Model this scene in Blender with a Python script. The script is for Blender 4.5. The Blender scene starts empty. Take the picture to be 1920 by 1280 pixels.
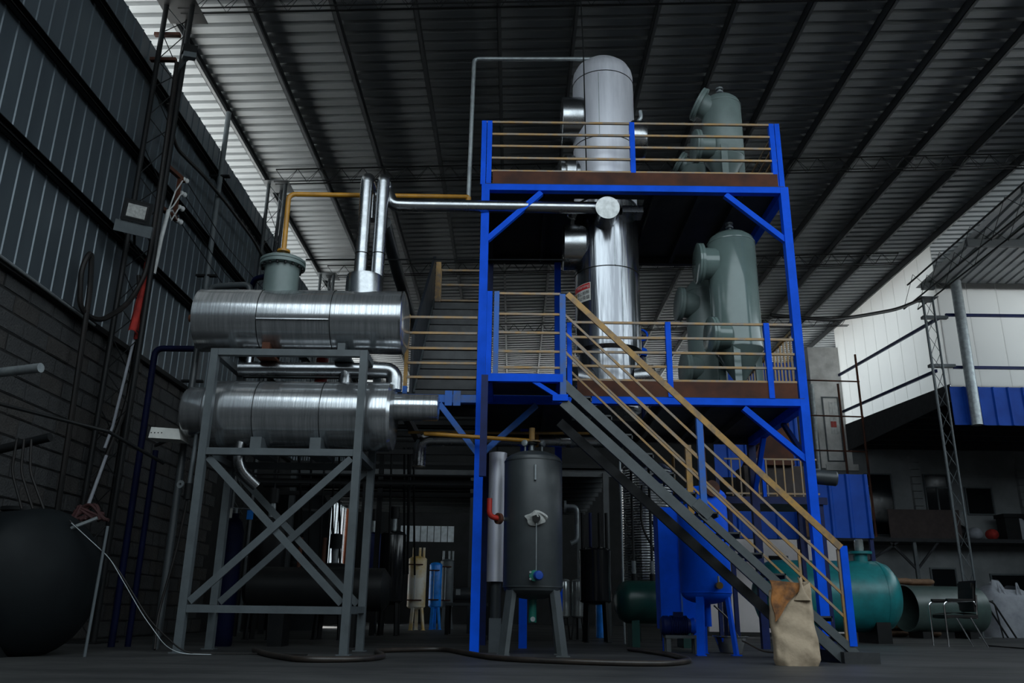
import bpy, math, random
from mathutils import Vector, Matrix
R = math.radians
random.seed(7)
S = bpy.context.scene
COL = S.collection

# ------------------------------------------------------------------ camera
cam_d = bpy.data.cameras.new('camera'); cam = bpy.data.objects.new('camera', cam_d); COL.objects.link(cam)
PITCH, YAW, ROLL = R(17.83), R(.24), R(.78)
fw = Vector((-math.sin(YAW)*math.cos(PITCH), math.cos(YAW)*math.cos(PITCH), math.sin(PITCH)))
rt = Vector((math.cos(YAW), math.sin(YAW), 0)); up = rt.cross(fw)
rt2 = rt*math.cos(ROLL)+up*math.sin(ROLL); up2 = up*math.cos(ROLL)-rt*math.sin(ROLL)
mw = Matrix((rt2, up2, -fw)).transposed().to_4x4(); mw.translation = (0, 0, .5)
cam.matrix_world = mw
cam_d.sensor_width = 36; cam_d.lens = 1576/1920*36; cam_d.clip_end = 300
S.camera = cam

# ------------------------------------------------------------------ light
W = bpy.data.worlds.new('overcast_sky'); S.world = W; W.use_nodes = True
bg = W.node_tree.nodes['Background']
bg.inputs[0].default_value = (.80, .93, 1.0, 1); bg.inputs[1].default_value = 2.0
S.view_settings.view_transform = 'Standard'; S.view_settings.look = 'None'
S.view_settings.gamma = 1; S.view_settings.use_curve_mapping = False
S.view_settings.exposure = .5
S.cycles.use_denoising = True
S.cycles.max_bounces = 8; S.cycles.diffuse_bounces = 4; S.cycles.glossy_bounces = 4
S.cycles.sample_clamp_indirect = 8
sd = bpy.data.lights.new('hazy_sun', 'SUN'); sd.energy = 12; sd.angle = R(8); sd.color = (1, .97, .92)
so = bpy.data.objects.new('hazy_sun', sd); COL.objects.link(so); so.location = (-20, 45, 40)
so.rotation_euler = Vector((-.60, .38, 1.0)).to_track_quat('Z', 'Y').to_euler()
def portal(loc, rot, sx, sy):
    l = bpy.data.lights.new('sky_portal', 'AREA'); l.shape = 'RECTANGLE'; l.size = sx; l.size_y = sy
    l.cycles.is_portal = True
    o = bpy.data.objects.new('sky_portal', l); COL.objects.link(o); o.location = loc; o.rotation_euler = rot
portal((3.4, 3.7, 5.8), (R(90), 0, 0), 22, 11.4)            # the open front of the hall (light travels +y)

# ------------------------------------------------------------------ materials
MATS = {}
def M(name, col, rough=.5, metal=0., col2=None, sc=5., amt=.5, bump=0., bsc=40., stretch=(1, 1, 1), rvar=.1, det=4., lo=.35, hi=.7, spec=.5):
    m = bpy.data.materials.new(name); m.use_nodes = True; nt = m.node_tree; N = nt.nodes; L = nt.links
    b = N['Principled BSDF']; b.inputs['Metallic'].default_value = metal; b.inputs['Specular IOR Level'].default_value = spec
    tc = N.new('ShaderNodeTexCoord'); mp = N.new('ShaderNodeMapping'); mp.inputs['Scale'].default_value = stretch
    L.new(tc.outputs['Object'], mp.inputs[0])
    n = N.new('ShaderNodeTexNoise'); n.inputs['Scale'].default_value = sc; n.inputs['Detail'].default_value = det; n.inputs['Roughness'].default_value = .62
    L.new(mp.outputs[0], n.inputs['Vector'])
    r = N.new('ShaderNodeMapRange'); r.inputs[1].default_value = lo; r.inputs[2].default_value = hi
    L.new(n.outputs[0], r.inputs[0])
    c2 = col2 or tuple(x*.6 for x in col)
    mx = N.new('ShaderNodeMix'); mx.data_type = 'RGBA'
    mx.inputs[6].default_value = (*col, 1)
    mx.inputs[7].default_value = (*[a+(b_-a)*amt*2 if amt < .5 else b_ for a, b_ in zip(col, c2)], 1)
    L.new(r.outputs[0], mx.inputs[0]); L.new(mx.outputs[2], b.inputs['Base Color'])
    rr = N.new('ShaderNodeMapRange'); rr.inputs[3].default_value = max(.02, rough-rvar); rr.inputs[4].default_value = min(1, rough+rvar)
    L.new(n.outputs[0], rr.inputs[0]); L.new(rr.outputs[0], b.inputs['Roughness'])
    if bump:
        n2 = N.new('ShaderNodeTexNoise'); n2.inputs['Scale'].default_value = bsc; n2.inputs['Detail'].default_value = 3
        L.new(mp.outputs[0], n2.inputs['Vector'])
        bp = N.new('ShaderNodeBump'); bp.inputs['Strength'].default_value = bump; bp.inputs['Distance'].default_value = .02
        L.new(n2.outputs[0], bp.inputs['Height']); L.new(bp.outputs[0], b.inputs['Normal'])
    MATS[name] = m
    return m
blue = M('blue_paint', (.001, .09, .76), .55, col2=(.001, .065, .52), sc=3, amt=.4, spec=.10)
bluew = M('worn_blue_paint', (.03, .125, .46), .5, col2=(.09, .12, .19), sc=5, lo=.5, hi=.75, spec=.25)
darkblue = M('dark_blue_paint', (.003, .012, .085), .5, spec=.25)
navy = M('navy_pipe_paint', (.0012, .003, .022), .6, spec=.10)
ochre = M('ochre_rusty_paint', (.40, .215, .045), .5, col2=(.20, .13, .07), sc=6, lo=.42, hi=.62)
railp = M('rusty_rail_bar', (.36, .20, .06), .48, col2=(.24, .19, .145), sc=7, lo=.4, hi=.6)
yellow = M('yellow_pipe_paint', (.50, .23, .015), .42, col2=(.30, .14, .02), sc=4)
rust = M('brown_primer_steel', (.095, .032, .016), .7, col2=(.045, .021, .016), sc=2.2, lo=.35, hi=.65, spec=.2)
grey = M('grey_rack_paint', (.085, .10, .108), .5, col2=(.06, .07, .076), sc=4)
dgrey = M('dark_grey_paint', (.036, .042, .045), .42, col2=(.025, .03, .033), sc=5, bump=.05, bsc=220)
strg = M('stair_grey_paint', (.075, .085, .09), .5, col2=(.05, .058, .06), sc=4)
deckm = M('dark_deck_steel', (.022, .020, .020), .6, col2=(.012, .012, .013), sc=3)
treadm = M('dark_tread_plate', (.028, .03, .032), .5, col2=(.017, .018, .02), sc=8)
silver_h = M('brushed_jacket_lengthwise', (.56, .575, .59), .20, .84, col2=(.33, .345, .36), sc=3, stretch=(13, .6, .6), rvar=.12, bump=.03, bsc=4, lo=.36, hi=.68)
silver_v = M('brushed_jacket_upright', (.34, .35, .37), .22, 1, col2=(.17, .175, .19), sc=3.2, stretch=(2.4, 2.4, .16), rvar=.10, bump=1.0, bsc=2.2, lo=.40, hi=.60)
silver_m = M('matt_jacket_upright', (.80, .80, .86), .42, .5, col2=(.58, .58, .64), sc=2.5, stretch=(2.4, 2.4, .3), rvar=.06, lo=.35, hi=.75)
silver_p = M('bright_pipe_jacket', (.43, .44, .455), .26, 1, col2=(.30, .31, .32), sc=6, rvar=.08, bump=.05, bsc=8)
capm = M('dull_jacket_cap', (.70, .71, .70), .5, .35, col2=(.45, .46, .45), sc=9)
gal = M('galvanised_pipe', (.35, .38, .39), .4, .6, col2=(.22, .24, .25), sc=8)
vgrn = M('grey_green_enamel', (.14, .19, .18), .14, col2=(.12, .165, .155), sc=2.5, bump=.10, bsc=2.5)
vgrn2 = M('grey_green_matt', (.15, .195, .185), .42, col2=(.115, .15, .145), sc=3)
teal = M('teal_tank_paint', (.012, .19, .20), .35, col2=(.008, .12, .13), sc=4, bump=.06, bsc=14)
dteal = M('dark_green_tank_paint', (.010, .055, .045), .32, col2=(.006, .03, .027), sc=4)
ogreen = M('grey_green_drum', (.055, .085, .078), .35, col2=(.04, .06, .055), sc=4)
black = M('black_iron', (.006, .007, .008), .5, col2=(.010, .010, .010), sc=6, spec=.2)
rubber = M('black_rubber', (.008, .008, .008), .5, col2=(.015, .012, .011), sc=5, spec=.2)
hosem = M('dusty_hose', (.035, .026, .02), .42, col2=(.012, .01, .01), sc=4)
red = M('red_paint', (.40, .02, .012), .45)
redcloth = M('faded_red_cloth', (.38, .022, .014), .8, col2=(.16, .008, .006), sc=5)
darkred = M('dark_red_rope', (.03, .003, .003), .8)
white = M('white_plastic', (.62, .63, .62), .5)
ragm = M('grey_rag', (.42, .42, .40), .9, col2=(.25, .25, .24), sc=20, bump=.4, bsc=30)
bagm = M('woven_sack', (.42, .325, .225), .8, col2=(.28, .21, .14), sc=4, lo=.45, hi=.75, bump=.5, bsc=14)
bago = M('orange_stained_sack', (.34, .125, .022), .75, col2=(.10, .04, .012), sc=7, lo=.42, hi=.66, bump=.4, bsc=18)
wbag = M('white_bulk_bag', (.30, .31, .34), .8, col2=(.20, .21, .24), sc=3, bump=.5, bsc=7)
brsack = M('brown_paper_sack', (.22, .125, .07), .75, col2=(.14, .075, .04), sc=5, bump=.3, bsc=12)
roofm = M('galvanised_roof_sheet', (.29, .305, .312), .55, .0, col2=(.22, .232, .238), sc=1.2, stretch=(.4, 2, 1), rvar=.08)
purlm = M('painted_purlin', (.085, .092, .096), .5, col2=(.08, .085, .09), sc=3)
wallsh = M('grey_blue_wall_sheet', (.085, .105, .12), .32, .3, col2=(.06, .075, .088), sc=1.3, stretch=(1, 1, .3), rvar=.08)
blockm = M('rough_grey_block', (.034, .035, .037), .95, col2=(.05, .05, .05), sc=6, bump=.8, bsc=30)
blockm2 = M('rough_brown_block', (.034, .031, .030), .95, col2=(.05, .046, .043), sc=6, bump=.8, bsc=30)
mortar = M('dark_mortar', (.012, .012, .012), .95)
floorm = M('stained_concrete', (.045, .045, .044), .55, col2=(.016, .0165, .017), sc=.7, lo=.42, hi=.60, bump=.25, bsc=6, rvar=.16, stretch=(.6, 1.6, 1), det=7)
yardm = M('yard_asphalt', (.03, .03, .03), .9, spec=.2)
bouncem = M('pale_neighbour_roof', (.78, .80, .80), .8)  # pale colour of the added light-bouncing blocks outside
concrete = M('pale_concrete', (.72, .71, .69), .85, col2=(.42, .415, .40), sc=1.4, bump=.2, bsc=20)
facadem = M('grimy_facade_plaster', (.20, .21, .215), .85, col2=(.14, .15, .155), sc=1.2)
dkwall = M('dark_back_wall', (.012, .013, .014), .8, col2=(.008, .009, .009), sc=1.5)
bsheet = M('blue_roof_sheet', (.006, .065, .40), .5, col2=(.005, .045, .28), sc=1.5, spec=.15)
darkglass = M('dark_window_glass', (.006, .008, .010), .12)
dark_tank = M('sooty_tank_paint', (.006, .008, .009), .6, col2=(.004, .005, .006), sc=2, spec=.12)  # near-black base colour with random tone
darkceil = M('sooty_ceiling', (.022, .024, .028), .8)  # dark grey base colour with random tone
glassy = M('sight_glass', (.45, .48, .48), .12, .6)
brass = M('brass_fitting', (.40, .25, .08), .35, .8)
paperw = M('sign_white', (.62, .61, .57), .5, col2=(.5, .5, .47))
signred = M('sign_red', (.52, .012, .015), .4, col2=(.42, .01, .012))
ink = M('sign_ink', (.02, .016, .012), .5)
inky = M('sign_amber', (.55, .33, .03), .5)
dial = M('instrument_blue', (.012, .06, .34), .3)
dialg = M('instrument_green', (.01, .16, .12), .35)
chrome = M('chrome_tube', (.72, .73, .75), .14, 1, rvar=.04)
tanwall = M('pinkish_plaster', (.74, .68, .67), .85, col2=(.60, .55, .54), sc=1)
orangec = M('orange_curtain', (.55, .15, .06), .8)
bbright = M('bright_blue_paint', (.01, .26, .90), .4)
cream = M('cream_tank_paint', (.78, .74, .66), .5, col2=(.62, .40, .09), sc=1.2, lo=.4, hi=.6)
# translucent fibreglass wall sheet: lets the daylight outside through
def frp():
    m = bpy.data.materials.new('translucent_fibreglass'); m.use_nodes = True; nt = m.node_tree; N = nt.nodes; L = nt.links
    N.remove(N['Principled BSDF']); out = N['Material Output']
    tc = N.new('ShaderNodeTexCoord'); n = N.new('ShaderNodeTexNoise'); n.inputs['Scale'].default_value = .7; n.inputs['Detail'].default_value = 5
    L.new(tc.outputs['Object'], n.inputs['Vector'])
    cr = N.new('ShaderNodeMix'); cr.data_type = 'RGBA'; cr.inputs[6].default_value = (.72, .71, .695, 1); cr.inputs[7].default_value = (.66, .65, .64, 1)
    L.new(n.outputs[0], cr.inputs[0])
    d = N.new('ShaderNodeBsdfDiffuse'); t = N.new('ShaderNodeBsdfTranslucent'); mx = N.new('ShaderNodeMixShader'); mx.inputs[0].default_value = .9
    L.new(cr.outputs[2], d.inputs[0]); L.new(cr.outputs[2], t.inputs[0]); L.new(d.outputs[0], mx.inputs[1]); L.new(t.outputs[0], mx.inputs[2]); L.new(mx.outputs[0], out.inputs[0])
    return m
frpm = frp()
def glassmat():
    m = bpy.data.materials.new('clear_pane'); m.use_nodes = True; nt = m.node_tree; b = nt.nodes['Principled BSDF']
    b.inputs['Base Color'].default_value = (.8, .85, .9, 1); b.inputs['Roughness'].default_value = .15
    b.inputs['Transmission Weight'].default_value = 1; b.inputs['IOR'].default_value = 1.05
    n = nt.nodes.new('ShaderNodeTexNoise'); n.inputs['Scale'].default_value = 3
    mr = nt.nodes.new('ShaderNodeMapRange'); mr.inputs[3].default_value = .08; mr.inputs[4].default_value = .3
    nt.links.new(n.outputs[0], mr.inputs[0]); nt.links.new(mr.outputs[0], b.inputs['Roughness'])
    return m
pane = glassmat()

# ------------------------------------------------------------------ builders
ORG = {}
def V(p): return Vector(p)
class MB:
    def __init__(s): s.v = []; s.f = []
    def add(s, vs, fs):
        k = len(s.v); s.v += [Vector(p) for p in vs]; s.f += [tuple(i+k for i in f) for f in fs]; return s
    def box(s, a, b):
        (x0, y0, z0), (x1, y1, z1) = a, b
        return s.add([(x0, y0, z0), (x1, y0, z0), (x1, y1, z0), (x0, y1, z0), (x0, y0, z1), (x1, y0, z1), (x1, y1, z1), (x0, y1, z1)],
                     [(0, 3, 2, 1), (4, 5, 6, 7), (0, 1, 5, 4), (1, 2, 6, 5), (2, 3, 7, 6), (3, 0, 4, 7)])
    def beam(s, p0, p1, w, h=None, upv=(0, 0, 1)):
        h = h or w; p0 = V(p0); p1 = V(p1); d = (p1-p0).normalized(); u = V(upv)
        if abs(d.dot(u)) > .98: u = V((0, 1, 0))
        sd = d.cross(u).normalized(); u = sd.cross(d).normalized()
        a = sd*w/2; b = u*h/2
        return s.add([p0-a-b, p0+a-b, p0+a+b, p0-a+b, p1-a-b, p1+a-b, p1+a+b, p1-a+b],
                     [(0, 1, 2, 3), (7, 6, 5, 4), (0, 4, 5, 1), (1, 5, 6, 2), (2, 6, 7, 3), (3, 7, 4, 0)])
    def lathe(s, prof, o, ax=(0, 0, 1), n=28):
        o = V(o); ax = V(ax).normalized(); t = V((1, 0, 0)) if abs(ax.x) < .9 else V((0, 1, 0))
        e1 = ax.cross(t).normalized(); e2 = ax.cross(e1); rings = []
        vs = []; fs = []
        for (r, h) in prof:
            if r < 1e-5: rings.append([len(vs)]); vs.append(o+ax*h)
            else:
                rings.append(list(range(len(vs), len(vs)+n)))
                vs += [o+ax*h+(e1*math.cos(2*math.pi*i/n)+e2*math.sin(2*math.pi*i/n))*r for i in range(n)]
        for A, B in zip(rings, rings[1:]):
            for i in range(n):
                j = (i+1) % n
                if len(A) == 1 and len(B) == 1: continue
                if len(A) == 1: fs.append((A[0], B[j], B[i]))
                elif len(B) == 1: fs.append((A[i], A[j], B[0]))
                else: fs.append((A[i], A[j], B[j], B[i]))
        return s.add(vs, [tuple(reversed(f)) for f in fs])
    def cyl(s, p0, p1, r, r2=None, n=20):
        p0 = V(p0); p1 = V(p1); L = (p1-p0).length
        return s.lathe([(0, 0), (r, 0), (r if r2 is None else r2, L), (0, L)], p0, p1-p0, n)
    def tube(s, pts, r, n=10, bend=0., steps=5):
        P = [V(p) for p in pts]
        if bend:
            Q = [P[0]]
            for a, b, c in zip(P, P[1:], P[2:]):
                d0 = (a-b); d1 = (c-b); q = min(bend, d0.length*.49, d1.length*.49)
                A = b+d0.normalized()*q; C = b+d1.normalized()*q
                for i in range(steps+1):
                    t = i/steps; Q.append(A*(1-t)**2+b*2*t*(1-t)+C*t*t)
            Q.append(P[-1]); P = Q
        vs = []; fs = []; prev = None
        for i, p in enumerate(P):
            d = (P[min(i+1, len(P)-1)]-P[max(i-1, 0)]).normalized()
            if prev is None:
                t = V((0, 0, 1)) if abs(d.z) < .9 else V((1, 0, 0)); e = d.cross(t).normalized()
            else:
                e = (prev-d*prev.dot(d)).normalized()
            prev = e; g = d.cross(e)
            vs += [p+(e*math.cos(2*math.pi*k/n)+g*math.sin(2*math.pi*k/n))*r for k in range(n)]
        for i in range(len(P)-1):
            for k in range(n):
                fs.append((i*n+k, i*n+(k+1) % n, (i+1)*n+(k+1) % n, (i+1)*n+k))
        fs.append(tuple(reversed(range(n)))); fs.append(tuple(range((len(P)-1)*n, len(P)*n)))
        return s.add(vs, fs)
    def grid(s, fn, nu, nv, closeu=False):
        vs = [fn(i/(nu if closeu else nu-1), j/(nv-1)) for j in range(nv) for i in range(nu)]
        fs = []
        for j in range(nv-1):
            for i in range(nu if closeu else nu-1):
                a = j*nu+i; b = j*nu+(i+1) % nu
                fs.append((a, b, b+nu, a+nu))
        return s.add(vs, fs)
    def build(s, name, mat, parent=None, smooth=True, kind=None, ang=38, label=None):
        me = bpy.data.meshes.new(name)
        if parent is not None: off = ORG[parent]
        else:
            xs = [p.x for p in s.v]; ys = [p.y for p in s.v]; zs = [p.z for p in s.v]
            off = V(((min(xs)+max(xs))/2, (min(ys)+max(ys))/2, min(zs)))
        me.from_pydata([tuple(p-off) for p in s.v], [], s.f); me.update()
        o = bpy.data.objects.new(name, me); COL.objects.link(o); me.materials.append(mat)
        if smooth:
            me.polygons.foreach_set('use_smooth', [True]*len(me.polygons)); me.set_sharp_from_angle(angle=R(ang))
        if parent is not None: o.parent = parent
        else: o.location = off
        ORG[o] = off
        if kind: o['kind'] = kind
        if label: o['label'] = label
        return o
def thing(name, label, cat, loc=(0, 0, 0), group=None, kind=None):
    o = bpy.data.objects.new(name, None); COL.objects.link(o); o.location = loc; ORG[o] = V(loc); o.empty_display_size = .2
    if label: o['label'] = label
    if cat: o['category'] = cat
    if group: o['group'] = group
    if kind: o['kind'] = kind
    return o
def tag(o, label, cat, group=None):
    o['label'] = label; o['category'] = cat
    if group: o['group'] = group
    return o
def copy_at(src, parent, loc):                                   # a piece sharing its mesh
    c = src.copy(); COL.objects.link(c); c.parent = parent; c.location = loc
    ORG[c] = ORG[src]
    return c
def copy_thing(root, loc, label):
    r = root.copy(); COL.objects.link(r); r.location = loc; r['label'] = label; ORG[r] = V(loc)
    def rec(a, b):
        for ch in list(a.children):
            c = ch.copy(); COL.objects.link(c); c.parent = b; rec(ch, c)
    rec(root, r)
    return r

# ================================================================== SETTING
XL, XR, YB = -6.6, 13.6, 38.0
def ridge(x): return 11.7+.037*x                                  # roof rises slightly to the right
fl = MB().box((-7, -6, -.3), (22.5, 40, 0)).build('floor', floorm, kind='structure')
gr = MB().box((-400, -400, -.5), (400, 400, -.31)).build('ground', yardm, kind='structure'); gr['label'] = 'asphalt yard around the hall'
MB().box((-7, -2.9, -.31), (22.5, -2.6, 6.8)).build('wall_front', dkwall, kind='structure')  # added unseen wall behind the camera, cuts off low sky light
MB().box((-11.5, -6, -.31), (-7.1, 24, 9.3)).box((-11.5, 36, -.31), (-7.1, 50, 9.3)).box((-20, 24, -.31), (-7, 36, -.05)).build('trim_1', bouncem, kind='structure')       # added unseen pale blocks bouncing daylight up under the left eave
MB().box((-30, 46.5, -.31), (22, 75, 8.4)).build('trim_2', bouncem, kind='structure')      # added unseen pale block bouncing daylight onto the far roof

# --- left wall: block work below, profiled sheet above
wl = MB()
for (y0, y1, z0, z1) in [(-2, 25.4, 0, 4.66), (25.4, 28.4, 3.1, 4.66), (28.4, 31, 0, 4.66), (31, 34.8, 0, 1.9), (31, 34.8, 4.4, 4.66), (34.8, YB, 0, 4.66)]:
    wl.box((XL-.24, y0, z0), (XL-.015, y1, z1))
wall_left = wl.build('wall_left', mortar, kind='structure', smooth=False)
bw, bh = .60, .258
masters = {}
for m_ in (blockm, blockm2):
    b = MB(); ch = .012
    b.box((XL-.10, .008, .008), (XL-ch, bw-.008, bh-.008)).box((XL-ch, .008+ch, .008+ch), (XL, bw-.008-ch, bh-.008-ch))
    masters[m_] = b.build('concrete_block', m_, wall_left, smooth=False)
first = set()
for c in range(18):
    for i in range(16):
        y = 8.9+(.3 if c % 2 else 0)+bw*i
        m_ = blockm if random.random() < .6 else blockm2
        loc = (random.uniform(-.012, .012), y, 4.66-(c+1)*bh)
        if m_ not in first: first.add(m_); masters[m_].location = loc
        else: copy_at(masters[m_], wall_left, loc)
# wall sheets: trapezoid ribs every 0.31 m
def sheet_profile(n, pitch, d, rib=.05, fl_=.02):
    pts = []
    for i in range(n):
        a = i*pitch
        pts += [(a, 0), (a+pitch-rib-2*fl_, 0), (a+pitch-rib-fl_, d), (a+pitch-fl_, d)]
    pts.append((n*pitch, 0))
    return pts
SP = sheet_profile(3, .31, .016, .022, .012)
def wall_sheet(y0, z0, z1):
    b = MB(); n = len(SP)
    b.add([(XL+h, y0+a, z0) for a, h in SP]+[(XL+h, y0+a, z1) for a, h in SP], [(i, i+1, n+i+1, n+i) for i in range(n-1)])
    b.add([(XL+h-.006, y0+a, z0) for a, h in SP]+[(XL+h-.006, y0+a, z1) for a, h in SP], [(n+i, n+i+1, i+1, i) for i in range(n-1)])
    return b
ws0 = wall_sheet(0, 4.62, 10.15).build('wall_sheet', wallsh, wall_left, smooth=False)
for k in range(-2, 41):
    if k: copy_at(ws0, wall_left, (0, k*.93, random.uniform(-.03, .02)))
for z in (6.27, 7.86, 9.42):
    g = MB(); x = XL+.05
    g.box((x, -2, z-.07), (x+.012, YB, z+.07)).box((x, -2, z+.058), (x+.10, YB, z+.07)).box((x, -2, z-.07), (x+.10, YB, z-.058)).box((x+.088, -2, z-.07), (x+.10, YB, z-.045))
    g.build('girt', black, wall_left, smooth=False)
MB().box((XL-.05, -2, 4.60), (XL+.10, YB, 4.68)).build('sill_angle', black, wall_left, smooth=False)
MB().tube([(XL+.14, 6, 4.74), (XL+.14, 12.2, 4.60)], .022, 8).build('conduit', gal, wall_left)
# barred window in the left wall
win = thing('window_1', 'barred window letting daylight into the left wall', None, (XL, 32.9, 1.9), kind='structure')
wf = MB()
for y in (31.02, 34.75): wf.box((XL-.16, y-.03, 1.9), (XL-.04, y+.03, 4.4))
for z in (1.93, 4.37): wf.box((XL-.16, 31, z-.03), (XL-.04, 34.8, z+.03))
wf.build('window_frame', gal, win, smooth=False)
for i in range(6): MB().cyl((XL-.08, 31.5+i*.55, 1.9), (XL-.08, 31.5+i*.55, 4.4), .02, n=6).build('window_bar', black, win)
MB().box((XL-.13, 31.05, 1.95), (XL-.125, 34.7, 4.35)).build('pane', pane, win, smooth=False)
MB().grid(lambda u, v: (XL-.02+.03*math.sin(u*30), 33.9+u*.8, 1.95+v*2.4), 20, 4).build('curtain', orangec, win)
# steel frame on an opening added to let light onto the far tanks
dr = thing('door_1', 'open loading doorway in the left wall', None, (XL, 26.4, 0), kind='structure')
for y in (25.44, 28.36): MB().box((XL-.26, y-.04, 0), (XL+.02, y+.04, 3.1)).build('door_jamb', grey, dr, smooth=False)

# --- back wall with a clerestory strip
wb = MB()
for a in [((-6.8, YB, 0), (12.4, YB+.2, 3.4)), ((-6.8, YB, 4.1), (12.4, YB+.2, 10.2)), ((-6.8, YB, 3.4), (-5.0, YB+.2, 4.1)), ((-2.6, YB, 3.4), (12.4, YB+.2, 4.1))]: wb.box(*a)
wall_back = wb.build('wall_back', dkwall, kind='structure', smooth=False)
w2 = thing('window_2', 'low strip window high in the back wall', None, (-3.8, YB, 3.4), kind='structure')
for i in range(9): MB().box((-5.0+i*.3-.02, YB+.05, 3.4), (-5.0+i*.3+.02, YB+.1, 4.1)).build('mullion', grey, w2, smooth=False)
MB().box((-5, YB+.07, 3.42), (-2.6, YB+.08, 4.08)).build('pane', pane, w2, smooth=False)

# --- roof: profiled sheets, purlins
ceiling = thing('ceiling', None, None, (0, 0, 11), kind='structure')
RP = sheet_profile(4, .325, .085, .085, .02)
rs = MB(); n = len(RP); X0, X1 = -7.9, 15.1
rs.add([(X0, a, ridge(X0)+h) for a, h in RP]+[(X1, a, ridge(X1)+h) for a, h in RP], [(i, n+i, n+i+1, i+1) for i in range(n-1)])
rs.add([(X0, a, ridge(X0)+h+.008) for a, h in RP]+[(X1, a, ridge(X1)+h+.008) for a, h in RP], [(i+1, n+i+1, n+i, i) for i in range(n-1)])
r0 = rs.build('roof_sheet', roofm, ceiling, smooth=False)
r0.location = (0, 3*1.30, 0)
for k in range(4, 35): copy_at(r0, ceiling, (0, k*1.30, -.008*(k % 2)))
for r_ in (-.915, -.765, -.62, -.472, -.326, -.182, -.036, .10, .242, .374, .505, .642, .776, .905, 1.03, 1.16, 1.285):
    A = 11.0; x = A*r_/(1-.037*r_); z = ridge(x)
    p = MB(); w_ = .075; h_ = .235
    p.box((x-w_/2, 3.9, z-h_), (x-w_/2+.012, 45.5, z-.005)).box((x-w_/2, 3.9, z-h_), (x+w_/2, 45.5, z-h_+.012)).box((x-w_/2, 3.9, z-.02), (x+w_/2, 45.5, z-.006))
    p.build('purlin', purlm, ceiling, smooth=False)
def truss(y, x0, x1, label):
    t = thing('roof_truss', label, 'truss', ((x0+x1)/2, y, 10.3), 'light lattice roof trusses')
    zt = lambda x: ridge(x)-.24
    zb = lambda x: ridge(x)-.62
    MB().beam((x0, y, zt(x0)), (x1, y, zt(x1)), .032).build('top_chord', black, t, smooth=False)
    for d in (-.07, .07): MB().tube([(x0, y+d, zb(x0)), (x1, y+d, zb(x1))], .016, 6).build('bottom_chord', black, t)
    w_ = MB(); k = int((x1-x0)/.55); st = (x1-x0)/k
    for i in range(k):
        a = x0+i*st; m_ = a+st/2
        w_.tube([(a, y, zt(a)), (m_, y-.07, zb(m_)), (a+st, y, zt(a+st))], .007, 5)
        w_.tube([(a, y, zt(a)), (m_, y+.07, zb(m_)), (a+st, y, zt(a+st))], .007, 5)
    w_.build('web_bars', black, t)
truss(12.75, -6.2, 13.3, 'lattice roof truss nearest the camera, above the tall silver column')
truss(19.2, -6.2, 13.3, 'second lattice roof truss from the camera, behind the upper deck')
truss(25.5, -6.2, 12.6, 'third lattice roof truss, ending over the far right lattice column')
truss(31.8, -6.2, 13.3, 'farthest lattice roof truss, near the back of the hall')

# --- right side: translucent wall, canopy with blue fascia, two-storey facade
wall_right = thing('wall_right', None, None, (XR, 29.6, 7.5), kind='structure')
for k in range(9):
    y0 = 25.4+k*.96; zb0 = 7.42+(y0-25.4)*.06
    MB().box((XR, y0+.004, zb0), (XR+.02, y0+.956, 12.25)).build('fibreglass_panel', frpm, wall_right, smooth=False)
for k in range(8):
    x0 = XR+.02+k*.96
    MB().box((x0+.004, 25.42, 7.2), (x0+.956, 25.44, 10.85)).build('fibreglass_panel', frpm, wall_right, smooth=False)
for (a, b) in [((XR-.06, 34.0, 10.1), (XR-.06, 25.4, 9.63)), ((XR-.06, 34.0, 8.54), (XR-.06, 26.0, 8.05))]:
    MB().beam(a, b, .07, .10).build('girt', darkblue, wall_right, smooth=False)
for z in (9.72, 7.98): MB().beam((13.75, 25.34, z), (21, 25.34, z), .08, .09).build('girt', darkblue, wall_right, smooth=False)
for z in (9.63, 8.02): MB().box((13.0, 25.28, z-.04), (13.8, 25.46, z+.05)).build('girt_bracket', grey, wall_right, smooth=False)
canopy = thing('trim_3', 'dark canopy with a blue ribbed fascia on the right', None, (17, 29.6, 6.2), kind='structure')
MB().box((XR+.05, 25.5, 7.36), (22.5, 34, 7.42)).build('canopy_roofing', facadem, canopy, smooth=False)
MB().box((XR, 25.45, 7.15), (22.5, 34, 7.35)).build('canopy_slab', darkceil, canopy, smooth=False)
for k in range(9): MB().box((XR, 26.0+k*.95, 6.95), (22.5, 26.12+k*.95, 7.16)).build('joist', darkceil, canopy, smooth=False)
eb = MB(); q = [(25.42, 6.9), (34, 6.9), (34, 8.0), (25.42, 7.45)]
eb.add([(XR-.03, y, z) for y, z in q]+[(XR+.0, y, z) for y, z in q], [(0, 3, 2, 1), (4, 5, 6, 7)]+[(i, (i+1) % 4, (i+1) % 4+4, i+4) for i in range(4)]).build('edge_beam', darkceil, canopy, smooth=False)
for k in range(16):
    x0 = XR-.05+k*.46
    f = MB(); f.add([(x0, 25.38, 6.15), (x0+.36, 25.38, 6.15), (x0+.40, 25.33, 6.15), (x0+.44, 25.33, 6.15), (x0+.46, 25.38, 6.15)]+[(x0, 25.38, 7.36), (x0+.36, 25.38, 7.36), (x0+.40, 25.33, 7.36), (x0+.44, 25.33, 7.36), (x0+.46, 25.38, 7.36)], [(i, i+1, 6+i, 5+i) for i in range(4)])
    f.add([(x0, 25.40, 6.15), (x0+.46, 25.40, 6.15), (x0+.46, 25.40, 7.36), (x0, 25.40, 7.36)], [(3, 2, 1, 0)])
    f.build('fascia_sheet', bsheet, canopy, smooth=False)
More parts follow.
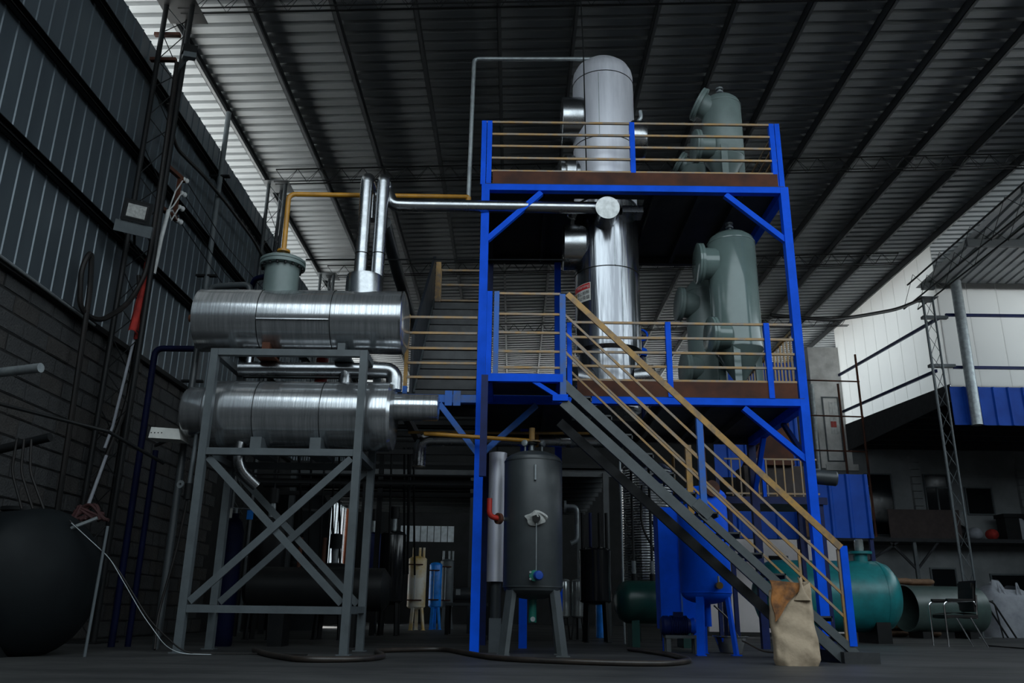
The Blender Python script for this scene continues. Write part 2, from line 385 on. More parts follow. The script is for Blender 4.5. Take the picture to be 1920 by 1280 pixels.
# lower side roof right of the hall, ribs running into the picture
side = thing('trim_4', 'ribbed lean-to roof beyond the right edge of the main roof', None, (17, 20, 10.9), kind='structure')
b = MB(); SPx = sheet_profile(3, .31, .045, .06, .025); nn = len(SPx); zf = lambda y: 11.9-(y-12)*.075
b.add([(a, 2.6, zf(2.6)+h) for a, h in SPx]+[(a, 25.9, zf(25.9)+h) for a, h in SPx], [(i, i+1, nn+i+1, nn+i) for i in range(nn-1)])
b.v = [p+V((13.2, 0, 0)) for p in b.v]
s0 = b.build('roof_sheet', roofm, side, smooth=False)
for k in range(1, 9): copy_at(s0, side, (k*.93, 0, 0))
for y in (25.5, 22.6, 19.7, 16.8, 13.9, 11, 8.1, 5.2): MB().beam((13.2, y, zf(y)-.13), (21.5, y, zf(y)-.13), .12, .22).build('purlin', purlm, side, smooth=False)
MB().box((21.6, -2.6, 0), (21.8, 34.2, 7.0)).build('wall_side', dkwall, kind='structure', smooth=False)  # added unseen wall, keeps sky light from flooding in at the right
MB().box((23.0, -6, -.31), (70, 50, 6.7)).build('trim_7', bouncem, kind='structure')       # added unseen pale block bouncing daylight up from the right
# facade
fac = MB()
fac.box((12.35, 34.2, 0), (12.5, 38.2, 11.3)).box((12.35, 33.9, 0), (22.5, 34.2, 7.1)).box((12.35, 33.9, 7.1), (13.75, 34.2, 11.3))
facade = fac.build('wall_back_annex', facadem, kind='structure', smooth=False)
MB().box((12.33, 33.86, 6.2), (13.72, 33.9, 11.3)).build('plaster_panel', concrete, facade, smooth=False)
for x0 in (15.95, 20.2):
    for c in range(11):
        z = 3.55+c*.29
        MB().box((x0, 33.72, z+.012), (x0+.36, 33.9, z+.28)).build('pilaster_block', concrete if c > 99 else facadem, facade, smooth=False)
MB().box((12.6, 33.8, 6.1), (13.9, 33.9, 6.35)).build('ledge', concrete, facade, smooth=False)
def fwin(nm, x0, x1, z0, z1, mull=True):
    w_ = thing(nm, None, None, ((x0+x1)/2, 33.88, z0), kind='structure')
    MB().box((x0, 33.875, z0), (x1, 33.892, z1)).build('pane', darkglass, w_, smooth=False)
    f = MB(); t = .05
    f.box((x0-t, 33.82, z0-t), (x0, 33.9, z1+t)).box((x1, 33.82, z0-t), (x1+t, 33.9, z1+t)).box((x0, 33.82, z1), (x1, 33.9, z1+t)).box((x0, 33.82, z0-t), (x1, 33.9, z0))
    if mull: f.box(((x0+x1)/2-.025, 33.84, z0), ((x0+x1)/2+.025, 33.88, z1-.5)).box((x0, 33.84, z1-.52), (x1, 33.88, z1-.46))
    f.build('window_frame', grey, w_, smooth=False)
    return w_
fwin('window_3', 14.15, 15.15, 3.6, 5.95, False); fwin('window_4', 16.5, 17.4, 4.45, 5.95); fwin('window_5', 18.1, 19.1, 4.45, 5.45, False)
w6 = fwin('window_6', 12.75, 13.35, 6.5, 9.1, False)
w6['label'] = 'tall upstairs window left of the translucent wall'
for i in range(5):
    for j in range(3):
        MB().box((12.98+j*.12, 33.85, 7.6+i*.27), (13.09+j*.12, 33.872, 7.85+i*.27)).build('glass_tile', white if not (i == 1 and j < 2) else red, w6, smooth=False)
for k, (x0, x1, h) in enumerate([(13.3, 14.7, 2.2), (16.3, 17.2, 2.3), (18.6, 20, 2.1)]):
    d = thing('door_%d' % (k+2), None, None, ((x0+x1)/2, 33.88, 0), kind='structure')
    MB().box((x0, 33.87, 0), (x1, 33.893, h)).build('door_leaf', darkglass, d, smooth=False)
    MB().box((x0-.06, 33.83, 0), (x0, 33.9, h+.06)).box((x1, 33.83, 0), (x1+.06, 33.9, h+.06)).box((x0, 33.83, h), (x1, 33.9, h+.06)).build('door_frame', grey, d, smooth=False)
# balcony along the facade
bal = thing('trim_5', 'steel balcony along the upper floor of the facade', None, (16.5, 33, 3.2), kind='structure')
MB().box((10.6, 32.3, 3.2), (22.4, 33.85, 3.34)).build('balcony_slab', darkceil, bal, smooth=False)
for x in (12.9, 15.1, 19.6): MB().beam((x, 32.45, 0), (x, 32.45, 3.2), .12).build('balcony_post', grey, bal, smooth=False)
for (x, d) in ((12.9, 1.6), (15.1, -.9), (15.1, .9), (19.6, .9)): MB().beam((x, 32.45, 2.2), (x+d, 32.45, 3.2), .08).build('balcony_brace', darkceil, bal, smooth=False)
MB().box((14.2, 32.32, 3.34), (16.9, 32.37, 4.4)).build('balcony_panel', M('dark_red_board', (.035, .02, .018), .7), bal, smooth=False)
# plain partition lit behind the stairs
pw = MB()
for a in [((4.9, 22, .1), (6.5, 22.12, 2.35)), ((7.0, 22, .1), (8.3, 22.12, 2.35)), ((6.5, 22, 1.95), (7.0, 22.12, 2.35))]: pw.box(*a)
pw.build('wall_partition', tanwall, kind='structure', smooth=False)

# ================================================================== BLUE STEEL PLATFORM
XA, XB, YF, YR = -.47, 3.97, 11.26, 13.95
Z1, Z2 = 3.33, 6.57
pf = thing('steel_platform', 'two-storey blue steel platform carrying the silver column and grey-green vessels', 'platform', (1.75, 12.6, 0))
def bm(name, p0, p1, w, h=None, mat=blue, parent=pf, **k): return MB().beam(p0, p1, w, h).build(name, mat, parent, smooth=False, **k)
for (x, y, m_) in ((XA, YF, blue), (XB, YF, blue), (XA, YR, darkblue), (XB, YR, darkblue)): bm('post', (x, y, 0), (x, y, Z2-.004), .118, None, m_)  # rear posts darkened: shade behind the front put into their colour
bm('post', (.74, YR, 0), (.74, YR, Z2-.1), .11); bm('post', (.16, 13.0, 0), (.16, 13.0, Z1-.1), .12)
for z in (Z1, Z2):
    for y, m_ in ((YF, blue), (YR, deckm)): bm('deck_beam', (XA-.056, y, z-.05), (XB+.056, y, z-.05), .112, .10, m_)  # rear beams take the dark deck colour to stand in for shade
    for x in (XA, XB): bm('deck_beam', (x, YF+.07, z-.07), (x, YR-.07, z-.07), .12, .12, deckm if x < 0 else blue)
    for x in (.45, 2.1, 2.75, 3.35): bm('joist', (x, YF+.07, z-.05), (x, YR-.07, z-.05), .07, .10, deckm)
    for a in [((XA, YF-.06, z), (.88, YR+.06, z+.006)), ((1.96, YF-.06, z), (XB, YR+.06, z+.006)), ((.88, YF-.06, z), (1.96, 11.66, z+.006)), ((.88, 12.74, z), (1.96, YR+.06, z+.006))]:
        MB().box(*a).build('deck_plate', deckm, pf, smooth=False)
# left landing at the foot of the upper stairs
bm('deck_beam', (-1.68, YF, Z1-.055), (XA-.06, YF, Z1-.055), .11, .11, bluew); bm('deck_beam', (-1.62, YF+.06, Z1-.07), (-1.62, YR, Z1-.07), .1, .12, deckm)
MB().box((-1.66, YF-.06, Z1), (XA-.07, 12.0, Z1+.006)).build('deck_plate', deckm, pf, smooth=False)
for x in (-.905, -.79): MB().box((x-.05, YF-.075, Z1-.16), (x+.05, YF-.06, Z1+.05)).build('bracket_plate', bluew, pf, smooth=False)
for (a, b) in [((.36, 6.45), (-.43, 5.68)), ((3.10, 6.45), (3.93, 5.72)), ((3.14, 3.2), (3.93, 2.5))]:
    bm('brace', (a[0], YF, a[1]), (b[0], YF, b[1]), .08)
for (a, b) in [((-1.03, 3.2), (-.50, 2.53)), ((.30, 3.2), (-.42, 2.53))]: bm('brace', (a[0], YF-.02, a[1]), (b[0], YF-.02, b[1]), .075, None, bluew)
bm('brace', (XB, 13.2, 3.2), (XB, YR, 2.4), .07); bm('brace', (XB, 12.2, 3.2), (XB, YF+.05, 2.5), .06, None, darkblue); bm('brace', (XB, YR-.05, 5.7), (XB, 13.2, 6.45), .07)
# kick plates
for (z0, z1, x0) in ((Z2+.006, Z2+.215, XA+.10), (Z1+.006, Z1+.225, .86)):
    MB().box((x0, YF-.05, z0), (XB-.08, YF-.042, z1)).build('kick_plate', rust, pf, smooth=False)
    MB().box((XB-.01, YF+.02, z0), (XB-.002, YR, z1)).build('kick_plate', rust, pf, smooth=False)
# guard rails
def hbar(z, x0, x1, y=YF-.02): MB().box((x0, y-.016, z-.016), (x1, y+.016, z+.016)).build('rail_bar', railp, pf, smooth=False)
def ybar(z, x, y0, y1): MB().box((x-.014, y0, z-.014), (x+.014, y1, z+.014)).build('rail_bar', railp, pf, smooth=False)
for x in (XA-.045, XA+.04, 1.74, XB-.10, XB-.015): bm('rail_post', (x, YF, Z2), (x, YF, 7.66), .075)
for z in (7.64, 7.43, 7.225, 7.02, 6.80): hbar(z, XA-.07 if z > 7.6 else XA+.08, XB-.06)
for z in (7.62, 7.42, 7.22, 7.02, 6.82):
    ybar(z, XB, YF+.05, YR)
bm('rail_post', (XB, YR, Z2), (XB, YR, 7.64), .06)
for x in (2.145, 3.53): bm('rail_post', (x, YF-.03, Z1), (x, YF-.03, 4.42), .075)
for z in (4.41, 4.19, 3.975, 3.77, 3.57): hbar(z, .80, XB-.07)
MB().box((XB-.02, YF+.06, 4.36), (XB+.02, YR, 4.40)).build('rail_bar', railp, pf, smooth=False)
MB().box((XB-.015, YF+.06, 3.60), (XB+.015, YR, 3.63)).build('rail_bar', railp, pf, smooth=False)
for k in range(17):
    y = YF+.16+k*.155; MB().box((XB-.012, y-.012, 3.62), (XB+.012, y+.012, 4.37)).build('baluster', railp, pf, smooth=False)
for z in (4.46, 4.225, 4.0, 3.785, 3.58): hbar(z, -1.50, XA-.07)
bm('rail_post', (-1.52, YF, Z1), (-1.52, YF, 4.5), .05, None, ochre); bm('rail_post', (-1.52, YF, Z1-.02), (-1.52, YF, Z1+.12), .06, None, bluew)

# ------------------------------------------------------------------ front stairs with landing
st = thing('front_staircase', 'long steel staircase with ochre handrail leading up to the middle deck', 'stairs', (2.2, 10.6, 0))
YN, YFAR = 10.14, 10.98
def sb(name, p0, p1, w, h=None, mat=strg): return MB().beam(p0, p1, w, h).build(name, mat, st, smooth=False)
zl = 3.33
sb('landing_beam', (-.36, YN, zl-.05), (.60, YN, zl-.05), .08, .10, blue); sb('landing_beam', (-.33, YN, zl-.05), (-.33, YF-.08, zl-.05), .08, .10, blue); sb('landing_beam', (.58, YN, zl-.05), (.58, YF-.08, zl-.05), .08, .10, blue)
MB().box((-.36, YN-.03, zl), (.62, YF-.07, zl+.006)).build('landing_deck', deckm, st, smooth=False)
for x in (-.335, -.245): sb('landing_post', (x, YN, zl-.1), (x, YN, 4.43), .065, None, bluew if x > -.3 else blue)
sb('landing_post', (.60, YN, zl-.30), (.60, YN, 4.40), .075, None, bluew); sb('landing_post', (.69, YN+.10, zl-.25), (.69, YN+.10, 4.05), .06, None, blue)
sb('landing_foot', (.47, YN, zl-.30), (.66, YN, zl-.30), .09, .08, blue)
sb('hanging_post', (-.375, YN, zl-.02), (-.375, YN, 2.05), .085, None, darkblue)
sb('landing_brace', (.22, YN, zl-.08), (.52, YN, zl-.27), .05, None, blue)
for z in (4.41, 4.13, 3.88, 3.63, 3.42): MB().box((-.22, YN-.014, z-.014), (.57, YN+.014, z+.014)).build('landing_rail', railp, st, smooth=False)
xa, za, xb = .62, 3.20, 4.02; sl = .94
L_ = lambda x, dz=0: za-(x-xa)*sl+dz
sb('stringer', (xa-.02, YN, L_(xa-.02)), (2.30, YN, L_(2.30)), .06, .115); sb('stringer', (2.22, YN, L_(2.22, -.04)), (xb, YN, L_(xb, -.02)), .06, .09)
sb('stringer', (xa-.02, YN+.02, L_(xa-.02, -.235)), (3.80, YN+.02, L_(3.80, -.20)), .06, .12)
sb('stringer', (xa-.02, YFAR, L_(xa-.02, -.31)), (3.72, YFAR, L_(3.72, -.24)), .06, .12, treadm)
MB().beam((2.17, YN-.005, L_(2.17, .03)), (2.34, YN-.005, L_(2.34, .03)), .075, .13).build('splice_plate', strg, st, smooth=False)
for k in range(13):
    x = xa+.12+k*.248; z = L_(x)-.02
    t = MB().box((x-.02, YN+.035, z-.02), (x+.22, YFAR-.03, z)).box((x+.206, YN+.035, z-.06), (x+.22, YFAR-.03, z))
    t.build('tread', treadm, st, smooth=False)
MB().box((3.72, YN-.12, 0), (4.12, YFAR+.1, .12)).build('base_step', treadm, st, smooth=False)
# near railing
hz = lambda x: 4.40-(x-.66)*.985
MB().beam((.66, YN-.03, hz(.66)), (3.84, YN-.03, hz(3.84)), .03, .075).build('handrail', ochre, st, smooth=False)
for d in (.30, .545, .80): MB().beam((.63, YN, hz(.63)-d), (3.83, YN, hz(3.83)-d), .022, .028).build('stair_rail', railp, st, smooth=False)
sb('stair_post', (2.27, YN, 1.72), (2.27, YN, hz(2.27)), .075, None, bluew); sb('stair_post', (3.87, YN, .18), (3.87, YN, hz(3.84)+.02), .085, None, blue)
MB().box((3.80, YN-.02, .2), (3.825, YN+.02, 1.25)).build('post_flange', railp, st, smooth=False)
# far railing
for d in (.25, .50, .75): MB().beam((.74, YFAR, hz(.74)-d+.06), (3.62, YFAR, hz(3.62)-d+.06), .022, .026).build('stair_rail', railp, st, smooth=False)
sb('stair_post', (2.29, YFAR, 1.72), (2.29, YFAR, 2.62), .075, None, ochre); sb('stair_post', (3.63, YFAR, .45), (3.63, YFAR, 1.30), .03, None, railp)

# ------------------------------------------------------------------ stairs from the left landing to the upper deck
us = thing('upper_staircase', 'dark closed staircase climbing from the left landing behind the corner post', 'stairs', (-1.0, 12.9, Z1))
for k in range(11):
    y = 11.75+k*.215; z = Z1+k*.215
    MB().box((-1.44, y, z), (-.56, y+.012, z+.215)).box((-1.44, y, z+.20), (-.56, y+.235, z+.215)).build('step', treadm, us, smooth=False)
b = MB(); q = [(11.55, 3.36), (11.55, 4.35), (14.05, 6.62), (14.05, 5.55), (11.75, 3.36)]
b.add([(-1.5, y, z) for y, z in q]+[(-1.46, y, z) for y, z in q], [(0, 1, 2, 3, 4), (9, 8, 7, 6, 5)]+[(i, i+5, (i+1) % 5+5, (i+1) % 5) for i in range(5)])
b.build('side_plate', M('dark_slate_plate', (.020, .026, .036), .5), us, smooth=False)
MB().beam((-1.45, 11.72, 3.45), (-1.45, 14.0, 5.73), .03, .10).build('stringer', strg, us, smooth=False)
MB().beam((-.54, 11.72, 3.40), (-.54, 14.0, 5.70), .03, .16).build('stringer', deckm, us, smooth=False)
MB().box((-1.5, 14.05, 5.62), (-.5, 15.0, 5.70)).build('landing_deck', deckm, us, smooth=False)
for z in (6.72, 6.42, 6.1): MB().box((-1.42, 14.96, z), (-.5, 15.0, z+.035)).build('landing_rail', railp, us, smooth=False)
MB().box((-1.45, 14.06, 5.75), (-1.36, 14.12, 6.52)).build('landing_post', ochre, us, smooth=False)
MB().beam((-.56, 14.95, 0), (-.56, 14.95, 5.65), .08).build('landing_leg', darkblue, us, smooth=False)
MB().beam((-.56, 14.95, 4.6), (-1.4, 14.95, 5.6), .07).build('landing_bracket', darkblue, us, smooth=False)
for x in (-1.45, -.52): MB().beam((x, 14.95, 5.7), (x, 14.95, 6.75), .05).build('landing_post', ochre, us, smooth=False)
MB().box((-1.5, 11.95, Z1-.12), (-.5, 12.05, Z1)).build('toe_beam', deckm, us, smooth=False)

# ================================================================== PROCESS VESSELS
def frame_of(d):
    d = V(d).normalized(); t = V((0, 0, 1)) if abs(d.z) < .9 else V((1, 0, 0)); e = d.cross(t).normalized(); return d, e, d.cross(e)
def bolts_ring(c, d, R_, nb, r=.014, l=.05):
    d, e, g = frame_of(d); b = MB(); c = V(c)
    for i in range(nb):
        a = 2*math.pi*i/nb; p = c+(e*math.cos(a)+g*math.sin(a))*R_
        b.cyl(p-d*l/2, p+d*l/2, r, n=6)
    return b
def nozzle(parent, p, d, r, L, rf, mat, nb=16, name='manhole'):
    p = V(p); dn = V(d).normalized()
    o = MB().lathe([(0, 0), (r, 0), (r, L-.03), (0, L-.03)], p, dn, 24).build(name, mat, parent)
    MB().lathe([(0, L-.05), (rf, L-.05), (rf, L-.012), (rf-.008, L-.008), (rf-.008, L), (rf, L+.004), (rf, L+.03), (rf-.02, L+.04), (0, L+.045)], p, dn, 28).build('flange_cover', mat, o)
    bolts_ring(p+dn*(L-.005), dn, rf-.03, nb).build('flange_bolts', mat, o, kind='stuff')
    return o
def ring(parent, c, r, ax=(0, 0, 1), name='jacket_seam', mat=None, t=.012, n=40):
    return MB().lathe([(r, -t/2), (r+.005, -t/2), (r+.005, t/2), (r, t/2)], c, ax, n).build(name, mat or black, parent)

# --- tall silver column
CX, CY, CR = 1.42, 12.2, .5
col = thing('distillation_column', 'tall silver jacketed column rising through both decks of the blue platform', 'column', (CX, CY, Z1))
MB().lathe([(0, 3.345), (.46, 3.345), (.46, 4.20), (.5, 4.26), (.5, 6.46), (.48, 6.47), (.48, 6.66), (0, 6.66)], (CX, CY, 0), n=56).build('jacket', silver_v, col, ang=30)
MB().lathe([(.40, 6.67), (.505, 6.67), (.505, 9.06), (.49, 9.15), (.44, 9.25), (.33, 9.35), (.16, 9.41), (0, 9.425)], (CX, CY, 0), n=56).build('upper_jacket', silver_m, col, ang=30, label='matt upper jacket')
for z in (5.49, 7.72, 8.93): ring(col, (CX, CY, z), .502 if z < 6 else .507)
for a, z0, z1 in ((8, 5.5, 6.4), (-14, 7.75, 8.9), (20, 4.3, 5.45)):
    x = CX+.503*math.sin(R(a)); y = CY-.503*math.cos(R(a)); MB().box((x-.006, y-.004, z0), (x+.006, y+.01, z1)).build('lap_joint', gal, col, smooth=False)
MB().lathe([(0, 0), (.365, 0), (.365, .33), (.35, .34), (0, .34)], (CX-.35, CY-.05, 5.97), (-1, 0, 0), 36).build('side_nozzle', silver_p, col)
MB().lathe([(0, 0), (.40, 0), (.40, .34), (.385, .35), (0, .35)], (CX-.35, CY-.05, 8.24), (-1, 0, 0), 36).build('side_nozzle', silver_p, col)
MB().lathe([(0, 0), (.33, 0), (.33, .28), (.30, .34), (.22, .37), (0, .37)], (CX+.33, CY-.02, 7.92), (1, 0, 0), 36).build('side_nozzle', silver_p, col)
MB().lathe([(0, 0), (.30, 0), (.30, .42), (0, .42)], (CX-.33, CY+.02, 7.22), (-1, -.1, 0), 36).build('side_nozzle', silver_p, col)
MB().lathe([(.33, 0), (.36, .02), (.36, .16), (.33, .18)], (CX-.50, CY+.02, 7.24), (-1, -.1, 0), 36).build('nozzle_collar', silver_p, col)
MB().tube([(CX+.49, CY-.1, 8.15), (CX+.62, CY-.12, 8.3), (CX+.60, CY-.12, 8.42)], .03, 8, .08).build('sample_pipe', gal, col)
v = MB().cyl((CX-.05, CY, 9.40), (CX-.05, CY, 9.50), .02, n=8).build('top_valve', gal, col); MB().lathe([(0, 0), (.045, .01), (.05, .04), (.03, .08), (0, .085)], (CX-.05, CY, 9.49), n=10).build('valve_cap', gal, v)
MB().box((1.62, 11.66, 6.36), (1.94, 11.95, 6.47)).build('lagging_box', silver_p, col, smooth=False)
MB().tube([(.79, 11.75, 6.44), (.78, 11.75, 6.30), (.90, 11.75, 6.27)], .018, 8, .06).build('lagging_strap', silver_p, col)
# bottom fittings of the column on the middle deck
MB().lathe([(0, 0), (.20, 0), (.20, .30), (0, .30)], (CX-.36, CY-.25, 3.75), (-.8, -.5, 0), 24).build('drain_nozzle', silver_p, col)
MB().lathe([(0, 0), (.19, 0), (.19, .26), (0, .26)], (CX+.38, CY-.2, 3.80), (1, -.35, 0), 24).build('drain_nozzle', silver_p, col)
# warning sign wrapped round the jacket
def wrap(u, w_, off=.006):                                         # u across (0..1), w height
    th = R(-84+48*u); rr = CR+off
    return V((CX+rr*math.sin(th), CY-rr*math.cos(th), 4.965+w_*.29))
sg = MB().grid(lambda u, w_: wrap(u, w_), 14, 2).build('warning_sign', paperw, col, label='warning sign with red banner')
MB().grid(lambda u, w_: wrap(.03+u*.94, .66+w_*.31, .008), 14, 2).build('red_banner', signred, sg)
MB().grid(lambda u, w_: wrap(.06+u*.2, .14+w_*.46, .008), 6, 2).build('pictogram_field', inky, sg)
MB().grid(lambda u, w_: wrap(.13+u*.07, .2+w_*.34, .010), 3, 2).build('pictogram', ink, sg)
def sign_text(body, u0, u1, w0, w1, mat, name):
    cu = bpy.data.curves.new(name, 'FONT'); cu.body = body; cu.size = 1; cu.fill_mode = 'FRONT'
    to = bpy.data.objects.new(name, cu); COL.objects.link(to); bpy.context.view_layer.update()
    me = to.evaluated_get(bpy.context.evaluated_depsgraph_get()).to_mesh()
    vs = [tuple(p.co) for p in me.vertices]; fs = [tuple(p.vertices) for p in me.polygons]
    bpy.data.objects.remove(to)
    if not vs: return
    xs = [p[0] for p in vs]; ys = [p[1] for p in vs]; w = max(xs)-min(xs) or 1; h = max(ys)-min(ys) or 1
    MB().add([wrap(u0+(u1-u0)*(p[0]-min(xs))/w, w0+(w1-w0)*(p[1]-min(ys))/h, .011) for p in vs], fs).build(name, mat, sg, smooth=False)
sign_text('Warning', .3, .94, .71, .92, paperw, 'banner_lettering')
sign_text('禁止拍照', .30, .94, .37, .58, ink, 'sign_lettering')
sign_text('禁止吸烟', .30, .94, .10, .31, ink, 'sign_lettering')

# --- grey-green vessels
def vessel(name, label, cx, cy, r, zc, z0, z1, ztop, zfoot, mat, legs=3, rot=90, group=None, leg_in=.06):
    t = thing(name, label, 'vessel', (cx, cy, zfoot), group)
    h = ztop-z1
    prof = [(0, zc), (r*.12, zc), (r*.97, z0-.015), (r, z0), (r, z1)]+[(r*math.cos(a), z1+h*math.sin(a)) for a in (R(22), R(45), R(66), R(80))]+[(0, ztop)]
    MB().lathe(prof, (cx, cy, 0), n=44).build('shell', mat, t, ang=34)
    ring(t, (cx, cy, z1), r, name='weld_seam', mat=mat, t=.02); ring(t, (cx, cy, z0+.02), r, name='weld_seam', mat=mat, t=.03)
    for k in range(legs):
        a = R(rot+360*k/legs); x = cx+(r-leg_in)*math.cos(a); y = cy+(r-leg_in)*math.sin(a)
        MB().beam((x, y, zfoot), (x, y, z0+.12), .10, .06).build('leg', mat, t, smooth=False)
    v = MB().cyl((cx, cy, ztop-.02), (cx, cy, ztop+.10), .028, n=10).build('top_valve', gal, t)
    MB().lathe([(0, .07), (.06, .07), (.06, .095), (.03, .10), (.03, .13), (.06, .135), (.06, .16), (0, .165)], (cx, cy, ztop), n=14).build('valve_flange', gal, v)
    return t
v1 = vessel('separator_vessel', 'large glossy grey-green vessel with cone bottom on the middle deck', 3.36, 12.1, .37, 3.75, 4.28, 6.02, 6.24, Z1+.006, vgrn, 3, 250)
nozzle(v1, (3.10, 12.05, 5.68), (-1, .0, 0), .25, .27, .32, vgrn)
nozzle(v1, (3.16, 11.86, 4.44), (-1, -.10, 0), .20, .26, .28, vgrn)
v2 = vessel('separator_vessel', 'shorter grey-green vessel half hidden behind the large glossy vessel', 3.10, 12.98, .30, 3.40, 3.55, 5.55, 5.80, Z1+.006, vgrn2, 3, 200)
nozzle(v2, (2.95, 12.9, 5.30), (-1, -.05, .08), .21, .28, .28, vgrn2)
nozzle(v2, (2.95, 12.9, 4.22), (-1, -.1, 0), .21, .24, .28, vgrn2)
v3 = vessel('separator_vessel', 'grey-green vessel with tilted manhole standing on the top deck', 3.36, 12.1, .32, 7.0, 7.52, 8.50, 8.72, Z2+.006, vgrn2, 3, 255, leg_in=.02)
nozzle(v3, (3.22, 12.05, 8.42), (-1, .05, .55), .20, .26, .28, vgrn2, name='tilted_manhole')
nozzle(v3, (3.14, 11.95, 7.68), (-1, -.05, 0), .19, .27, .27, vgrn2)
v4 = vessel('separator_vessel', 'low grey-green vessel behind the top-deck vessel, only its shoulder visible', 3.08, 13.0, .26, 6.75, 6.95, 7.85, 8.05, Z2+.006, vgrn2, 3, 200)
nozzle(v4, (2.95, 12.95, 7.88), (-1, 0, .6), .14, .16, .20, vgrn2, name='tilted_manhole')
tag(MB().tube([(2.2, 13.6, 3.36), (2.2, 13.6, 4.7)], .02, 8).build('level_tube', gal), 'thin upright steel tube on the middle deck beside the short vessel', 'pipe')
dv = thing('reflux_drum', 'small silver drum lying on the middle deck right of the column', 'drum', (2.3, 12.9, Z1))
MB().lathe([(0, 0), (.14, .02), (.17, .08), (.17, .60), (.14, .66), (0, .68)], (2.05, 12.9, 3.80), (1, 0, 0), 24).build('shell', silver_p, dv)
for x in (2.2, 2.55): MB().box((x-.03, 12.8, Z1+.006), (x+.03, 13.0, 3.68)).build('saddle', grey, dv, smooth=False)
vb = thing('gate_valve', 'blue gate valve on the pipe behind the silver column', 'valve', (2.06, 13.1, 4.2))
MB().tube([(2.06, 13.1, Z1+.006), (2.06, 13.1, 4.85)], .035, 10).build('riser', darkblue, vb)
MB().lathe([(0, -.06), (.08, -.06), (.11, 0), (.08, .06), (0, .06)], (2.06, 13.1, 4.55), n=16).build('body', blue, vb)
MB().lathe([(.09, -.015), (.12, -.015), (.12, .015), (.09, .015), (.09, -.015)], (2.06, 13.1, 4.85), (0, -1, .3), 20).build('hand_wheel', blue, vb)

# ================================================================== TANK RACK (left)
rk = thing('tank_rack', 'tall grey steel rack with crossed braces holding two silver tanks', 'rack', (-2.88, 10.83, 0))
XQ, XW, YQ, YW = -3.84, -1.93, 10.30, 11.36
def rb(name, p0, p1, w=.095, h=None): return MB().beam(p0, p1, w, h).build(name, grey, rk, smooth=False)
for x in (XQ, XW):
    for y in (YQ, YW): rb('leg', (x, y, 0), (x, y, 3.66))
    for z in (3.62, 2.34, .5): rb('side_beam', (x, YQ+.05, z), (x, YW-.05, z), .08)
for y in (YQ, YW):
    for z in (3.62, 2.34, .49): rb('cross_beam', (XQ+.05, y, z), (XW-.05, y, z), .085)
for y in (YQ, YW):
    rb('brace', (XQ+.07, y+.018, 2.27), (XW-.07, y+.018, .57), .03, .085); rb('brace', (XW-.07, y-.018, 2.27), (XQ+.07, y-.018, .57), .03, .085)
for x in (XQ, XW):
    for y in (YQ, YW): MB().box((x-.08, y-.08, 0), (x+.08, y+.08, .012)).build('foot_plate', grey, rk, smooth=False)
TY = 10.85
ut = thing('jacketed_tank', 'upper silver horizontal tank lying on top of the grey rack', 'tank', (-2.9, TY, 3.72))
MB().lathe([(0, -.035), (.30, -.03), (.40, -.012), (.43, .0), (.43, 2.76), (.40, 2.775), (.30, 2.80), (0, 2.81)], (-4.28, TY, 4.235), (1, 0, 0), 64).build('jacket', silver_h, ut, ang=26)
for x in (-3.42, -2.45): ring(ut, (x, TY, 4.235), .431, (1, 0, 0), t=.008)
ring(ut, (-1.53, TY, 4.235), .431, (1, 0, 0), 'end_rim', silver_p, .02)
b = MB().grid(lambda u, w_: (-3.41+u*.95, TY-.437*math.cos(R(-14-w_*50)), 4.235+.437*math.sin(R(-14-w_*50))), 2, 8); b.build('jacket_patch', silver_h, ut)
MB().box((-3.41, TY-.445, 4.118), (-2.46, TY-.425, 4.132)).build('patch_lip', silver_p, ut, smooth=False)
for x in (-3.3, -2.3): MB().box((x-.12, TY-.42, 3.66), (x+.12, TY+.42, 3.69)).box((x-.05, TY-.25, 3.69), (x+.05, TY+.25, 3.86)).build('saddle', rust if x < -3 else grey, ut, smooth=False)
MB().cyl((-4.42, TY-.1, 4.23), (-4.28, TY-.1, 4.23), .05, n=12).build('end_fitting', rust, ut)
# bolted riser on the tank
dm = MB().lathe([(0, 4.55), (.235, 4.55), (.235, 5.03), (0, 5.03)], (-3.26, TY, 0), n=32).build('riser_drum', vgrn2, ut)
MB().lathe([(0, 5.03), (.31, 5.03), (.31, 5.065), (.30, 5.07), (.30, 5.08), (.31, 5.085), (.31, 5.12), (.26, 5.15), (.10, 5.18), (0, 5.18)], (-3.26, TY, 0), n=36).build('blind_flange', vgrn2, dm)
bolts_ring((-3.26, TY, 5.055), (0, 0, 1), .275, 16, .018, .12).build('flange_bolts', black, dm, kind='stuff')
sl_ = MB().lathe([(0, 4.58), (.255, 4.58), (.255, 4.86), (.25, 4.90), (0, 4.90)], (-2.10, TY, 0), n=32).build('pipe_sleeve', silver_p, ut)
